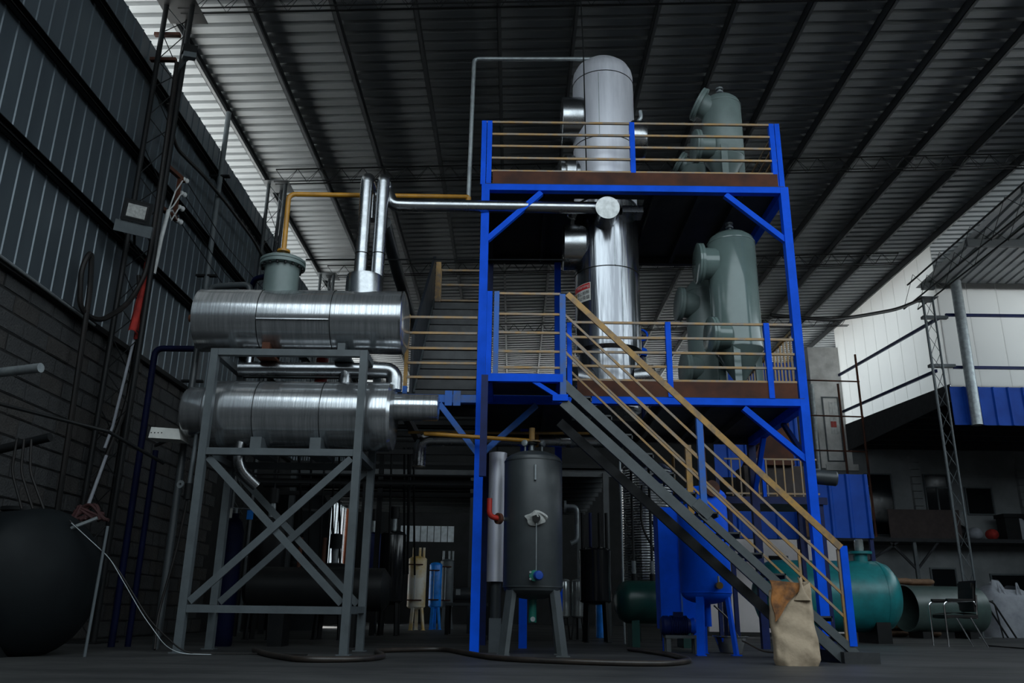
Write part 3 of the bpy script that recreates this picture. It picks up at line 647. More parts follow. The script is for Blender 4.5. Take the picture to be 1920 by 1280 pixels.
# lower tank
lt = thing('jacketed_tank', 'lower silver horizontal tank between the legs of the grey rack', 'tank', (-2.9, TY, 2.38))
MB().lathe([(0, 0), (.44, 0), (.45, .02), (.45, 2.02), (.455, 2.06), (.455, 2.36), (.43, 2.40), (.30, 2.42), (0, 2.42)], (-3.99, TY, 2.925), (1, 0, 0), 64).build('jacket', silver_h, lt, ang=26)
MB().lathe([(0, -.03), (.22, -.025), (.31, 0), (.335, .04), (.335, .34), (.30, .36), (0, .36)], (-4.31, TY, 2.95), (1, 0, 0), 40).build('end_channel', silver_h, lt)
for x in (-3.33, -2.48): ring(lt, (x, TY, 2.925), .451, (1, 0, 0), t=.008)
ring(lt, (-1.95, TY, 2.925), .455, (1, 0, 0), 'collar_band', silver_p, .03)
MB().lathe([(0, 0), (.175, 0), (.175, .60), (.165, .62), (0, .62)], (-1.62, TY-.06, 3.04), (1, 0, 0), 36).build('end_nozzle', silver_h, lt)
for x in (-3.25, -2.5): MB().box((x-.07, TY-.40, 2.385), (x+.07, TY+.40, 2.56)).box((x-.16, TY-.42, 2.383), (x+.05, TY+.42, 2.40)).build('saddle', grey, lt, smooth=False)
MB().tube([(-3.52, TY-.15, 2.55), (-3.52, TY-.15, 2.2), (-3.30, TY, 2.0)], .075, 14, .15).build('drain_elbow', silver_p, lt)
# pipe run between the tanks
pr_ = thing('jacketed_pipe', 'silver pipe with branch stubs running between the two tanks', 'pipe', (-2.8, TY, 3.4))
MB().cyl((-3.70, TY, 3.56), (-1.98, TY, 3.57), .092, n=24).build('pipe_run', silver_p, pr_)
MB().cyl((-3.57, TY, 3.6), (-3.57, TY, 3.80), .055, n=16).build('branch_stub', silver_p, pr_); MB().cyl((-2.27, TY, 3.36), (-2.27, TY, 3.56), .085, n=16).build('branch_stub', silver_p, pr_)
MB().tube([(-1.98, TY, 3.57), (-1.62, TY+.05, 3.57), (-1.62, TY+.05, 3.30)], .11, 16, .22, 8).build('elbow', silver_p, pr_)
tag(MB().tube([(-2.75, 11.5, 3.3), (-2.75, 11.5, 3.9)], .085, 14).build('red_pipe', red), 'short red pipe glimpsed between the two silver tanks', 'pipe')
# two upright pipes and the run to the column
for k, x in enumerate((-2.17, -1.935)):
    t = thing('riser_pipe', 'left of the twin silver pipes standing on the upper tank' if k == 0 else 'right of the twin silver pipes, bending toward the column', 'pipe', (x, TY, 4.9))
    if k == 0:
        MB().tube([(x, TY, 4.86), (x, TY+.02, 6.49), (x+.02, TY+.35, 6.42), (x+.03, TY+.36, 5.95)], .092, 20, .12, 6).build('pipe_jacket', silver_p, t)
    else:
        MB().tube([(x, TY, 4.86), (x, TY+.02, 6.46), (x+.02, TY+.16, 6.36), (-1.80, TY+.12, 6.08), (-1.55, TY+.15, 6.09), (1.20, 11.5, 6.34)], .092, 20, .09, 6).build('pipe_jacket', silver_p, t)
        MB().lathe([(0, 0), (.178, 0), (.178, .48), (0, .48)], (1.35, 11.31, 6.25), (0, 1, .02), 36).build('pipe_drum', silver_p, t)
        MB().lathe([(0, -.008), (.18, -.008), (.18, .0), (0, .0)], (1.35, 11.31, 6.25), (0, 1, .02), 36).build('drum_cap', capm, t)
    for z in (5.25,): ring(t, (x, TY, z), .0925, t=.006)
tag(MB().tube([(-1.93, 11.12, 5.87), (-1.98, 13, 5.87), (-2.02, 16.2, 5.86)], .10, 16).build('return_duct', dgrey), 'dark duct running back into the hall behind the twin pipes', 'duct')
yp = thing('yellow_pipe', 'yellow pipe rising from the bolted riser and running right to the platform', 'pipe', (-3.27, TY, 5.2))
MB().tube([(-3.27, TY, 5.28), (-3.28, TY, 6.17), (-.77, 11.98, 6.75)], .036, 12, .10).build('pipe_run', yellow, yp)
MB().lathe([(0, 0), (.09, 0), (.09, .03), (.04, .05), (0, .05)], (-3.27, TY, 5.26), n=18).build('pipe_flange', yellow, yp); MB().cyl((-3.27, TY, 5.17), (-3.27, TY, 5.27), .03, n=10).build('pipe_neck', gal, yp)
tag(MB().tube([(-.77, 11.98, 6.72), (-.75, 12.0, 9.34), (1.25, 12.05, 9.40)], .034, 12, .08).build('vent_pipe', gal), 'thin grey vent pipe rising beside the platform and crossing to the column top', 'pipe')
tag(MB().tube([(-.77, 11.98, 6.62), (-.77, 11.98, 6.74)], .042, 12).build('pipe_union', yellow), 'short yellow union at the foot of the grey vent pipe', 'pipe fitting')
# thin cable across behind the twin pipes
tag(MB().tube([(-3.1, 11.42, 5.40), (-1.0, 11.45, 5.44), (.72, 11.5, 5.48)], .012, 6).build('power_cable', black), 'thin black cable strung level behind the twin silver pipes', 'cable')
tag(MB().tube([(1.03, 11.9, 11.0), (1.06, 11.7, 9.3), (1.08, 11.68, 6.62)], .011, 6).build('hanging_wire', black), 'black wire hanging from the roof in front of the silver column', 'cable')

# ================================================================== FLOOR TANKS
def upright(name, label, cx, cy, r, z0, z1, hd, mat, legs, legw, legmat=None, splay=.12, group=None, n=44, cat='tank'):
    t = thing(name, label, cat, (cx, cy, 0), group)
    dome = [(r*math.cos(a), hd*math.sin(a)) for a in (R(18), R(36), R(54), R(70), R(82))]
    prof = [(0, z0-hd)]+[(x, z0-h) for x, h in reversed(dome)]+[(r, z0), (r, z1)]+[(x, z1+h) for x, h in dome]+[(0, z1+hd)]
    MB().lathe(prof, (cx, cy, 0), n=n).build('shell', mat, t, ang=30)
    for z in (z0, z1): ring(t, (cx, cy, z), r, name='weld_seam', mat=mat, t=.016)
    for a in legs:
        c, s_ = math.cos(R(a)), math.sin(R(a))
        MB().beam((cx+c*(r+splay-.04), cy+s_*(r+splay-.04), .0), (cx+c*(r-.06), cy+s_*(r-.06), z0+.02), legw, legw*.45, (c, s_, 0)).build('leg', legmat or mat, t, smooth=False)
        MB().box((cx+c*(r+splay-.04)-legw*.6, cy+s_*(r+splay-.04)-legw*.6, 0), (cx+c*(r+splay-.04)+legw*.6, cy+s_*(r+splay-.04)+legw*.6, .012)).build('foot_plate', legmat or mat, t, smooth=False)
    return t
TX, TYY = .255, 10.95
dk = upright('pressure_tank', 'dark grey upright pressure tank with splayed legs beside the blue corner post', TX, TYY, .375, .80, 2.36, .15, dgrey, (215, 325, 35, 145), .14, strg, .10)
MB().box((TX+.0, TYY-.40, 2.09), (TX+.03, TYY-.365, 2.11)).box((TX, TYY-.40, 2.24), (TX+.03, TYY-.365, 2.26)).cyl((TX+.015, TYY-.40, 2.08), (TX+.015, TYY-.40, 2.27), .016, n=8).build('sight_handle', gal, dk)
tr = MB().cyl((TX+.03, TYY-.36, 1.60), (TX+.03, TYY-.46, 1.60), .05, n=14).build('level_transmitter', black, dk)
MB().cyl((TX+.03, TYY-.44, .98), (TX+.03, TYY-.44, 1.58), .006, n=6).build('capillary', gal, tr)
rg = MB().grid(lambda u, w_: (TX+.03+.135*w_*math.cos(u*2*math.pi)*(1+.12*math.sin(u*31)), TYY-.40-.065*math.cos(w_*1.5)-.012*math.sin(u*25)*w_, 1.655+.085*w_*math.sin(u*2*math.pi)-.05*w_*w_+.012*math.sin(u*18+w_*5)), 30, 7, True)
tag(rg.build('rag', ragm), 'pale rag draped over the fitting on the dark pressure tank', 'rag')
dl = MB().cyl((TX+.01, TYY-.37, .92), (TX+.01, TYY-.47, .92), .065, n=20).build('level_gauge', dialg, dk, label='green and blue level gauge')
MB().lathe([(0, 0), (.055, 0), (.058, .06), (.045, .08), (0, .085)], (TX+.045, TYY-.47, .92), (.25, -1, 0), 20).build('gauge_cap', dial, dl)
for k in range(2): MB().cyl((TX-.04, TYY-.47, .88+k*.08), (TX-.04, TYY-.485, .88+k*.08), .014, n=8).build('gauge_screw', gal, dl)
g = MB().cyl((TX-.02, TYY, 2.49), (TX-.02, TYY, 2.60), .03, n=10).build('outlet_neck', gal, dk); MB().lathe([(0, 0), (.075, 0), (.075, .03), (0, .03)], (TX-.02, TYY, 2.60), n=16).build('neck_flange', black, g)
for x, a in ((TX-.11, (-.4, -1, .1)), (TX+.11, (.9, -.5, 0))):
    g = MB().cyl((x, TYY-.08, 2.44), (x, TYY-.08, 2.56), .012, n=6).build('gauge_stem', gal, dk); MB().lathe([(0, 0), (.042, 0), (.042, .03), (.036, .032), (0, .032)], (x, TYY-.08, 2.60), a, 16).build('pressure_gauge', gal, g)
yv = thing('yellow_pipe', 'yellow pipe with a stub valve above the dark pressure tank', 'pipe', (TX, TYY, 2.63))
MB().tube([(TX-.02, TYY, 2.65), (-1.2, TYY+.1, 2.75)], .028, 10).build('pipe_run', yellow, yv); MB().cyl((TX-.02, TYY, 2.63), (TX-.02, TYY, 2.82), .04, n=10).build('valve_stub', ochre, yv)
MB().lathe([(0, 0), (.09, 0), (.09, .02), (0, .02)], (TX+.0, TYY, 2.63), n=12).build('valve_flange', ochre, yv)
va = MB().cyl((TX, TYY, .66), (TX, TYY, .38), .05, n=12).build('drain_valve', dialg, dk); MB().cyl((TX+.0, TYY-.14, .42), (TX, TYY, .42), .03, n=10).build('drain_spout', gal, va)
sc_ = thing('jacketed_pipe', 'tall silver jacketed pipe standing between the corner post and the dark tank', 'pipe', (-.21, 11.62, 0))
MB().cyl((-.22, 11.62, .88), (-.22, 11.62, 2.60), .125, n=28).build('pipe_jacket', silver_m, sc_); MB().cyl((-.22, 11.62, .40), (-.22, 11.62, .90), .07, n=16).build('pipe_core', dgrey, sc_); MB().box((-.30, 11.54, 0), (-.14, 11.70, .42)).build('pipe_stand', grey, sc_, smooth=False)
ring(sc_, (-.22, 11.62, 1.78), .115, t=.006)
re_ = thing('red_elbow', 'red hose elbow joining the dark tank near the corner post', 'pipe', (-.2, 10.8, 1.5))
MB().tube([(-.30, 10.70, 1.86), (-.30, 10.70, 1.64), (-.19, 10.78, 1.62)], .034, 10, .08).build('elbow', red, re_); MB().cyl((-.20, 10.77, 1.62), (-.165, 10.80, 1.62), .07, n=14).build('flange', rust, re_); MB().cyl((-.165, 10.80, 1.62), (-.10, 10.87, 1.62), .025, n=8).build('stub', gal, re_)

# --- blue tank under the stairs
bt = upright('water_tank', 'bright blue upright tank on legs standing under the staircase', 2.60, 11.75, .335, .78, 2.05, .15, blue, (240, 330, 90), .10, blue, .06)
va = MB().cyl((2.68, 11.42, .86), (2.68, 11.30, .86), .045, n=12).build('drain_valve', brass, bt); MB().cyl((2.68, 11.36, .90), (2.68, 11.36, .98), .014, n=6).build('valve_stem', gal, va)
MB().tube([(2.66, 11.75, 2.18), (2.66, 11.75, 3.0)], .035, 10).build('top_pipe', rust, bt); MB().cyl((2.66, 11.46, 2.12), (2.68, 11.38, 2.12), .11, n=20).build('hand_hole', rust, bt)
MB().cyl((2.6, 11.75, .35), (2.6, 11.75, .66), .05, n=12).build('outlet', blue, bt)
bc = thing('blue_cabinet', 'narrow tall blue panelled cabinet left of the blue tank', 'cabinet', (2.35, 12.75, 0))
MB().box((2.12, 12.55, .30), (2.70, 12.95, 2.0)).build('body', blue, bc, smooth=False)
for x in (2.42,): MB().box((x-.012, 12.535, .32), (x+.012, 12.55, 1.98)).build('panel_joint', bluew, bc, smooth=False)
for x in (2.18, 2.62): MB().box((x-.04, 12.58, 0), (x+.04, 12.66, .30)).build('foot', blue, bc, smooth=False)
# pump
pm_ = thing('motor_pump', 'dark blue finned motor pump on a frame beside the blue tank', 'pump', (2.24, 12.15, 0))
MB().lathe([(0, 0), (.10, 0), (.13, .03), (.13, .10), (.115, .12), (.115, .36), (.09, .40), (0, .40)], (2.04, 12.15, .35), (1, 0, 0), 24).build('motor', darkblue, pm_)
fn = MB()
for k in range(10): fn.lathe([(.116, 0), (.135, 0), (.135, .008), (.116, .008)], (2.17+k*.024, 12.15, .35), (1, 0, 0), 20)
fn.build('cooling_fins', darkblue, pm_, kind='stuff')
MB().box((2.22, 12.09, .46), (2.34, 12.2, .53)).build('terminal_box', darkblue, pm_, smooth=False)
MB().lathe([(0, 0), (.09, 0), (.11, .05), (.07, .10), (0, .1)], (2.44, 12.15, .35), (1, 0, 0), 16).build('pump_casing', blue, pm_)
MB().box((2.08, 12.03, .19), (2.55, 12.27, .23)).build('base_plate', strg, pm_, smooth=False)
for x in (2.12, 2.50):
    for y in (12.07, 12.23): MB().box((x-.03, y-.03, 0), (x+.03, y+.03, .19)).build('frame_leg', strg, pm_, smooth=False)
bs = thing('steel_basin', 'shallow stainless basin on the floor behind the blue tank', 'basin', (3.02, 12.3, 0))
MB().lathe([(0, .01), (.15, .01), (.22, .20), (.25, .215), (.25, .225), (.215, .21), (.145, .02), (0, .02)], (3.02, 12.3, 0), n=28).build('bowl', chrome, bs)
tag(MB().tube([(2.75, 12.0, .62), (2.95, 12.05, .45), (3.1, 12.2, .2), (3.4, 12.1, .03), (3.75, 12.0, .02)], .012, 6, .1).build('drain_hose', hosem), 'thin drain hose curling from the blue tank past the basin', 'hose')

# --- sack leaning by the stair foot
sk = thing('filled_sack', 'pale woven sack with an orange-stained tied top at the stair foot', 'sack', (3.02, 9.5, 0))
def sack(u, v):
    a = u*2*math.pi; c, s_ = math.cos(a), math.sin(a)
    w = .238*(1-.05*v); d = .13*(1-.75*v**1.6)
    p = 2/3.2
    x = w*math.copysign(abs(c)**p, c); y = d*math.copysign(abs(s_)**p, s_)
    z = v*(.80+.06*math.cos(a*1.0-.4)*v)
    if v < .08: x *= .90+v*1.2; y *= .85+v*1.8
    x += -.02*v+.012*math.sin(v*9+a*2)*(1-v); y += .010*math.sin(v*21+c*4)+.010*math.sin(v*8-c*9)
    return (3.02+x, 9.5+y, z)
MB().grid(sack, 40, 26, True).add([(3.02, 9.5, .0)], []).build('sack_body', bagm, sk, ang=80)
MB().add([sack(i/16, 0) for i in range(16)], [tuple(range(15, -1, -1))]).build('sack_base', bagm, sk)
def flap(u, v):                                                    # folded stained top corner, runs diagonally down the left
    x = 2.785+u*.36*(1-v)+.012*math.sin(v*9); z = .865-.03*u*(1-v)-v*.43
    y = 9.5-.045-.062*v-.008*math.sin(u*16+v*5)*(1-v)-.012
    return (x, y, z)
MB().grid(flap, 14, 14).grid(lambda u, v: (flap(u, v)[0], flap(u, v)[1]+.02, flap(u, v)[2]), 14, 14).build('stained_flap', bago, sk, ang=80)
b = MB()
b.grid(lambda u, v: (3.115+(.095-.075*math.sin(v*2.2))*math.cos(u*2*math.pi)*(1-.35*v)-.01*v, 9.44+(.045-.02*v)*math.sin(u*2*math.pi)-.02*math.sin(v*3), .66+v*.235+.01*math.sin(u*25)*v), 22, 9, True)
b.build('tied_neck', bagm, sk, ang=80)

# --- hoses on the floor
tag(MB().tube([(-3.05, 10.6, .03), (-2.6, 9.6, .03), (-2.04, 8.75, .03), (-1.5, 9.0, .03), (-1.35, 9.6, .03), (-1.7, 11.0, .03), (-.9, 11.75, .03), (-.4, 10.2, .03), (-.1, 9.45, .03), (.8, 9.0, .03), (1.5, 8.9, .03), (1.95, 9.6, .03), (1.95, 11.0, .03), (1.65, 12.6, .03)], .030, 10, .45, 8).build('floor_hose', hosem), 'thick dark hose looping across the floor from the rack to the blue tank', 'hose')
tag(MB().tube([(-4.75, 9.2, 1.35), (-4.35, 9.35, 1.0), (-3.95, 9.45, .42), (-3.72, 9.6, .1), (-3.60, 9.75, .02), (-3.3, 9.85, .012)], .0045, 6, .1).build('steel_cable', gal), 'thin shiny cable sloping from the dark tank down to the floor', 'cable')
tag(MB().tube([(-4.8, 9.25, 1.38), (-4.3, 9.4, .93), (-3.9, 9.55, .35), (-3.6, 9.85, .02), (-3.0, 10.2, .012), (-2.3, 10.1, .012)], .009, 6, .15).build('black_cable', rubber), 'black cable trailing from the dark tank along the floor to the rack', 'cable')

# ================================================================== LEFT SIDE
lat_n = 0
def lattice(name, label, x, y, z1, sep=.19, r=.035, mat=black, z0=0, rot=0, group=None, plate=True):
    t = thing(name, label, 'column', (x, y, z0), group)
    P = [(x+sep*math.cos(R(rot+a)), y+sep*math.sin(R(rot+a))) for a in (90, 210, 330)]
    for p in P: MB().cyl((*p, z0), (*p, z1), r, n=10).build('chord_tube', mat, t)
    for i in range(3):
        w = MB(); a, b_ = P[i], P[(i+1) % 3]; k = int((z1-z0)/.55); st_ = (z1-z0)/k
        for j in range(k):
            z = z0+j*st_; w.tube([(*(a if j % 2 else b_), z), (*(b_ if j % 2 else a), z+st_)], .009, 5)
        w.build('lacing', mat, t)
    if plate: MB().box((x-sep-.08, y-sep-.08, z1), (x+sep+.08, y+sep+.08, z1+.015)).build('cap_plate', mat, t, smooth=False)
    if z0 == 0: MB().box((x-sep-.1, y-sep-.1, 0), (x+sep+.1, y+sep+.1, .02)).build('base_plate', mat, t, smooth=False)
    return t
lc = lattice('lattice_column', 'near lattice column of three steel tubes against the left wall', -6.15, 12.75, 10.85, .27, .045, black, rot=0)
for z in (10.28, 9.75): MB().box((-6.56, 12.68, z), (-6.1, 12.76, z+.06)).build('wall_bracket', rust, lc, smooth=False)
lattice('lattice_column', 'second lattice column farther along the left wall, behind the bolted riser', -6.15, 19.4, 10.85, .25, .045, dgrey)
lattice('lattice_column', 'third lattice column deep along the left wall', -6.15, 25.5, 10.85, .25, .045, dgrey)
lattice('lattice_column', 'slender lattice column standing free on the right behind the chair', 12.5, 24.0, 9.72, .18, .032, grey)
for (nm, x, y) in (('upright wall pipe left of the upper tank, running to the roof', -6.38, 16.1), ):
    t = thing('wall_pipe', nm, 'pipe', (x, y, 0)); MB().cyl((x, y, 0), (x, y, 10.9), .055, n=12).build('pipe_run', grey, t)
    for z in (4.75, 7.0, 9.3): MB().box((XL, y-.05, z), (x+.2, y+.05, z+.04)).build('pipe_clamp', black, t, smooth=False)
# floodlight
fdl = thing('floodlight', 'square floodlight on a grey box fixed to the near lattice column', 'floodlight', (-5.95, 12.0, 6.0))
def obox(c, ax, ay, az): 
    c = V(c); ax = V(ax); ay = V(ay); az = V(az); m = MB()
    return m.add([c+ax*i+ay*j+az*k for k in (-1, 1) for j in (-1, 1) for i in (-1, 1)], [(0, 2, 3, 1), (4, 5, 7, 6), (0, 1, 5, 4), (1, 3, 7, 5), (3, 2, 6, 7), (2, 0, 4, 6)])
fc = V((-5.92, 11.85, 6.36)); fx = V((.88, .32, -.10)).normalized(); fz = V((.30, -.25, .92)); fz = (fz-fx*fz.dot(fx)).normalized(); fy = fz.cross(fx)
bd = obox(fc, fx*.21, fy*.05, fz*.17).build('housing', black, fdl, smooth=False)
obox(fc-fy*.052, fx*.165, fy*.006, fz*.125).build('reflector', chrome, fdl, smooth=False)
obox(fc-fy*.060, fx*.135, fy*.004, fz*.10).build('led_panel', ragm, fdl, smooth=False)
obox(fc-fz*.27+fy*.05, fx*.27, fy*.07, fz*.09).build('driver_box', grey, fdl, smooth=False)
MB().beam(fc-fz*.2+fy*.06, V((-6.2, 12.5, 6.1)), .04).build('mounting_arm', black, fdl, smooth=False)
# camera
cc = thing('security_camera', 'small security camera on the near lattice column below the roof', 'camera', (-5.9, 12.5, 9.6))
obox((-5.72, 12.35, 9.72), (.10, .06, .02), (-.03, .05, 0), (0, .01, .08)).build('camera_body', black, cc, smooth=False); obox((-5.70, 12.33, 9.58), (.09, .055, .02), (-.03, .05, 0), (0, 0, .05)).build('camera_lens_housing', grey, cc, smooth=False); MB().tube([(-6.0, 12.6, 9.45), (-5.85, 12.45, 9.5), (-5.75, 12.4, 9.56)], .02, 6).build('camera_arm', grey, cc)
# insulator bracket with wires
ib = thing('insulator_bracket', 'rusty bracket with four insulators and white leads on the left wall', 'bracket', (-6.0, 13.3, 7.0))
for z in (7.85, 7.05): MB().beam((-6.15, 12.95, z), (-6.05, 13.65, z+.02), .07).build('bracket_arm', rust, ib, smooth=False)
MB().beam((-6.07, 13.5, 7.05), (-6.07, 13.5, 7.88), .06).build('bracket_upright', rust, ib, smooth=False)
for k, z in enumerate((7.88, 7.60, 7.32, 7.06)):
    i_ = MB().lathe([(0, 0), (.03, 0), (.045, .03), (.03, .06), (.05, .09), (.05, .12), (.02, .14), (0, .14)], (-6.05, 13.56, z), (.3, 1, 0), 12).build('insulator', white, ib)
    MB().tube([(-6.02, 13.68, z), (-6.0, 16, z-.25), (-6.0, 21, z-.1)], .009, 5).build('overhead_wire', black, i_)
    MB().tube([(-6.05, 13.60, z), (-5.98, 13.2, z-.45 if z > 7.2 else z), (-5.95, 12.98, 6.95)], .013, 6).build('white_lead', white, ib)
MB().tube([(-5.95, 12.98, 6.95), (-5.98, 12.93, 6.4), (-6.0, 12.9, 5.75)], .035, 10).build('lead_conduit', white, ib)
# drooping cables
for lbl, pts, r in (('heavy black cable hanging down the near lattice column and curling at its foot', [(-6.0, 12.55, 9.6), (-5.95, 12.5, 8.2), (-5.95, 12.55, 6.6), (-5.98, 12.6, 5.6), (-6.1, 12.4, 5.0), (-6.25, 11.9, 4.55), (-6.35, 11.5, 4.6), (-6.35, 11.35, 5.2), (-6.3, 11.45, 5.55), (-6.3, 11.6, 5.0), (-6.3, 11.7, 3.2), (-6.3, 11.8, 1.2)], .04),
                    ('black cable sagging along the left wall below the roof', [(-6.2, 12.9, 9.0), (-6.3, 13.6, 8.55), (-6.3, 15.0, 8.75), (-6.3, 16.4, 8.85), (-6.3, 18.4, 8.9), (-6.3, 21, 8.6)], .035),
                    ('black cable dropping down the left wall behind the red cloth', [(-6.1, 12.6, 5.6), (-6.05, 12.9, 4.6), (-6.1, 12.85, 3.4), (-6.2, 12.4, 2.0), (-6.2, 12.2, 1.4)], .035)):
    tag(MB().tube(pts, r, 8, .3).build('power_cable', rubber), lbl, 'cable')
rc = MB()
def cloth(u, v): 
    w = .02+.10*v**.8; return (-6.0+.03*math.sin(u*9+v*4), 12.62-.05*v*1.2+(u-.5)*w*2.6, 5.9-v*1.32+.05*math.sin(u*6)*v)
tag(rc.grid(cloth, 12, 20).grid(lambda u, v: V(cloth(u, v))+V((-.012, 0, 0)), 12, 20).build('red_cloth', redcloth, ang=80), 'faded red cloth tied to the near lattice column', 'cloth')
ro = thing('bamboo_pole', 'pale thin pole hanging below the red cloth on the left wall', 'pole', (-6.05, 12.6, 2.0))
MB().tube([(-6.05, 12.72, 4.75), (-6.1, 12.55, 3.1), (-6.12, 12.45, 2.75)], .022, 8).build('upper_length', wbag, ro); MB().tube([(-6.1, 12.50, 2.65), (-6.15, 12.25, 1.75)], .024, 8).build('lower_length', wbag, ro)
for lbl, x, y, z in (('blue pipe dropping to the floor left of the grey rack', -5.2, 11.6, 4.06), ):
    tag(MB().tube([(-3.95, 11.6, z), (x, y, z), (x, y, 0)], .045, 12, .12).build('blue_pipe', navy), lbl, 'pipe')
tag(MB().tube([(-5.05, 11.75, 2.6), (-5.05, 11.75, 0)], .04, 10).build('blue_pipe', navy), 'shorter blue pipe standing beside the blue wall pipe', 'pipe')
tag(MB().tube([(-3.75, 11.05, 4.62), (-3.74, 11.05, 4.85), (-4.35, 11.15, 4.85), (-4.42, 11.15, 3.9), (-4.42, 11.1, .0)], .045, 12, .12).build('tank_drop_pipe', dgrey), 'dark pipe looping from the upper tank down the left of the rack', 'pipe')
tag(MB().tube([(-3.55, 11.1, 5.0), (-3.75, 11.2, 5.0), (-4.1, 11.8, 4.5)], .04, 10, .08).build('blue_pipe', navy), 'short dark blue pipe leaving the bolted riser to the left', 'pipe')
sg_ = thing('drain_line', 'thin drain pipe with a valve hanging below the left end of the lower tank', 'pipe', (-4.2, 10.8, 1.5))
MB().tube([(-4.12, 10.75, 2.65), (-4.12, 10.72, 2.0)], .026, 10).build('pipe_run', grey, sg_)
vv = MB().cyl((-4.12, 10.72, 2.0), (-4.12, 10.72, 1.80), .05, n=12).build('valve_body', black, sg_); MB().lathe([(.018, 0), (.05, 0), (.05, .02), (.018, .02), (.018, 0)], (-4.2, 10.66, 1.98), (-.3, -1, 0), 16).build('valve_wheel', gal, vv)
MB().tube([(-4.12, 10.72, 1.8), (-4.16, 10.70, 1.2), (-4.25, 10.6, .4), (-4.15, 10.4, .03)], .016, 8, .2).build('hose_tail', rubber, sg_)
tb = thing('white_tray', 'white tapered tray poking out left of the lower tank', 'tray', (-4.55, 10.9, 2.62))
b = MB(); q = [(-4.72, 2.58), (-4.30, 2.56), (-4.34, 2.70), (-4.70, 2.72)]
b.add([(x, 10.70, z) for x, z in q]+[(x, 10.98, z) for x, z in q], [(0, 1, 2, 3), (7, 6, 5, 4)]+[(i, i+4, (i+1) % 4+4, (i+1) % 4) for i in range(4)]); b.build('tray_body', paperw, tb, smooth=False)
for k in range(4): MB().cyl((-4.69+k*.045, 10.698, 2.645), (-4.69+k*.045, 10.70, 2.645), .009, n=6).build('tray_dot', ink, tb)
MB().beam((-4.5, 10.98, 2.64), (-5.0, 11.6, 2.64), .03).build('tray_arm', black, tb, smooth=False)
# big dark tank in the left foreground
bg_ = thing('storage_tank', 'large dark rounded tank in the left foreground shadow', 'tank', (-5.5, 9.7, 0))
MB().lathe([(0, -.25), (.28, -.22), (.50, -.15), (.68, -.04), (.76, .08), (.76, 1.1), (.68, 1.22), (.4, 1.32), (0, 1.36)], (-4.95, 9.2, .74), (-1, .55, 0), 40).build('shell', dark_tank, bg_, ang=50)
for d in (.2, .95):
    p = V((-5.05, 9.25, 0))+V((-1, .55, 0)).normalized()*d; MB().box((p.x-.12, p.y-.45, 0), (p.x+.12, p.y+.45, .32)).build('saddle', black, bg_, smooth=False)
MB().lathe([(0, 0), (.16, 0), (.16, .10), (.22, .10), (.22, .14), (0, .14)], (-5.5, 9.55, 1.40), n=20).build('hatch', black, bg_)
MB().cyl((-4.8, 9.3, 1.30), (-4.55, 9.35, 1.42), .02, n=6).build('gauge_rod', gal, bg_)
tag(MB().cyl((-4.43, 9.3, 0), (-4.40, 9.3, 1.33), .016, n=8).build('stake', grey), 'thin grey stake standing right of the dark foreground tank', 'pole')
br_ = thing('pipe_bracket', 'pipe bracket with hanging cables at the far left edge', 'bracket', (-5.4, 9.0, 2.4))
MB().tube([(-6.56, 9.3, 2.95), (-5.28, 9.0, 3.02)], .055, 12).build('cross_pipe', gal, br_); MB().tube([(-6.55, 9.5, 2.0), (-5.2, 9.3, 2.3)], .05, 10).build('lower_arm', black, br_)
MB().tube([(-6.56, 10.0, 2.9), (-5.0, 10.2, 2.55), (-4.6, 11.0, 2.3)], .022, 8).build('stay_rod', black, br_)
for k in range(3): MB().tube([(-5.35-k*.08, 9.2, 2.25), (-5.3-k*.1, 9.2, 1.9), (-5.1-k*.12, 9.25, 1.5)], .014, 6, .1).build('loose_cable', rubber, br_)
rt_ = MB()
for k in range(9): rt_.tube([(-5.0+random.uniform(-.25, .25), 9.9+random.uniform(-.1, .1), 1.45), (-4.9+random.uniform(-.2, .2), 9.85, 1.5+random.uniform(0, .16)), (-4.85+random.uniform(-.25, .25), 9.8, 1.44)], .02, 6, .1)
tag(rt_.build('red_rope_coil', darkred), 'tangled red rope heap on top of the dark foreground tank', 'rope')

# ================================================================== RIGHT SIDE
gt = thing('storage_tank', 'teal horizontal tank with a sight glass neck right of the stairs', 'tank', (6.9, 18, 0))
MB().lathe([(0, -.34), (.26, -.31), (.49, -.21), (.64, -.08), (.70, .08), (.70, 2.2), (.64, 2.36), (.49, 2.5), (.26, 2.6), (0, 2.63)], (7.58, 18.0, .90), (-1, 0, 0), 48).build('shell', teal, gt, ang=50)
ring(gt, (7.46, 18, .90), .70, (1, 0, 0), 'weld_seam', teal, .03)
for x in (7.34, 5.8): MB().box((x-.14, 17.5, 0), (x+.14, 18.5, .40)).build('saddle', black, gt, smooth=False)
nk = MB().lathe([(0, 1.6), (.14, 1.6), (.14, 1.82), (.24, 1.82), (.24, 1.87), (0, 1.88)], (7.22, 18, -.08), n=24).build('neck', teal, gt)
MB().lathe([(0, 1.88), (.07, 1.88), (.09, 1.92), (.09, 2.10), (.07, 2.12), (0, 2.12)], (7.22, 18, -.08), n=16).build('sight_glass', glassy, nk)
og = thing('open_drum', 'open-ended grey-green steel drum lying behind the chair', 'drum', (10.9, 23.0, 0))
MB().lathe([(.56, 0), (.57, 0), (.57, 2.1), (.56, 2.1), (.56, .01)], (10.1, 22.7, .72), (1, .22, 0), 40).build('shell', ogreen, og, ang=50)
MB().lathe([(0, 2.0), (.56, 2.0)], (10.1, 22.7, .72), (1, .22, 0), 40).build('end_plate', ogreen, og)
for x in (10.5, 11.7): MB().box((x-.1, 22.5, 0), (x+.1, 23.3, .16)).build('chock', black, og, smooth=False)
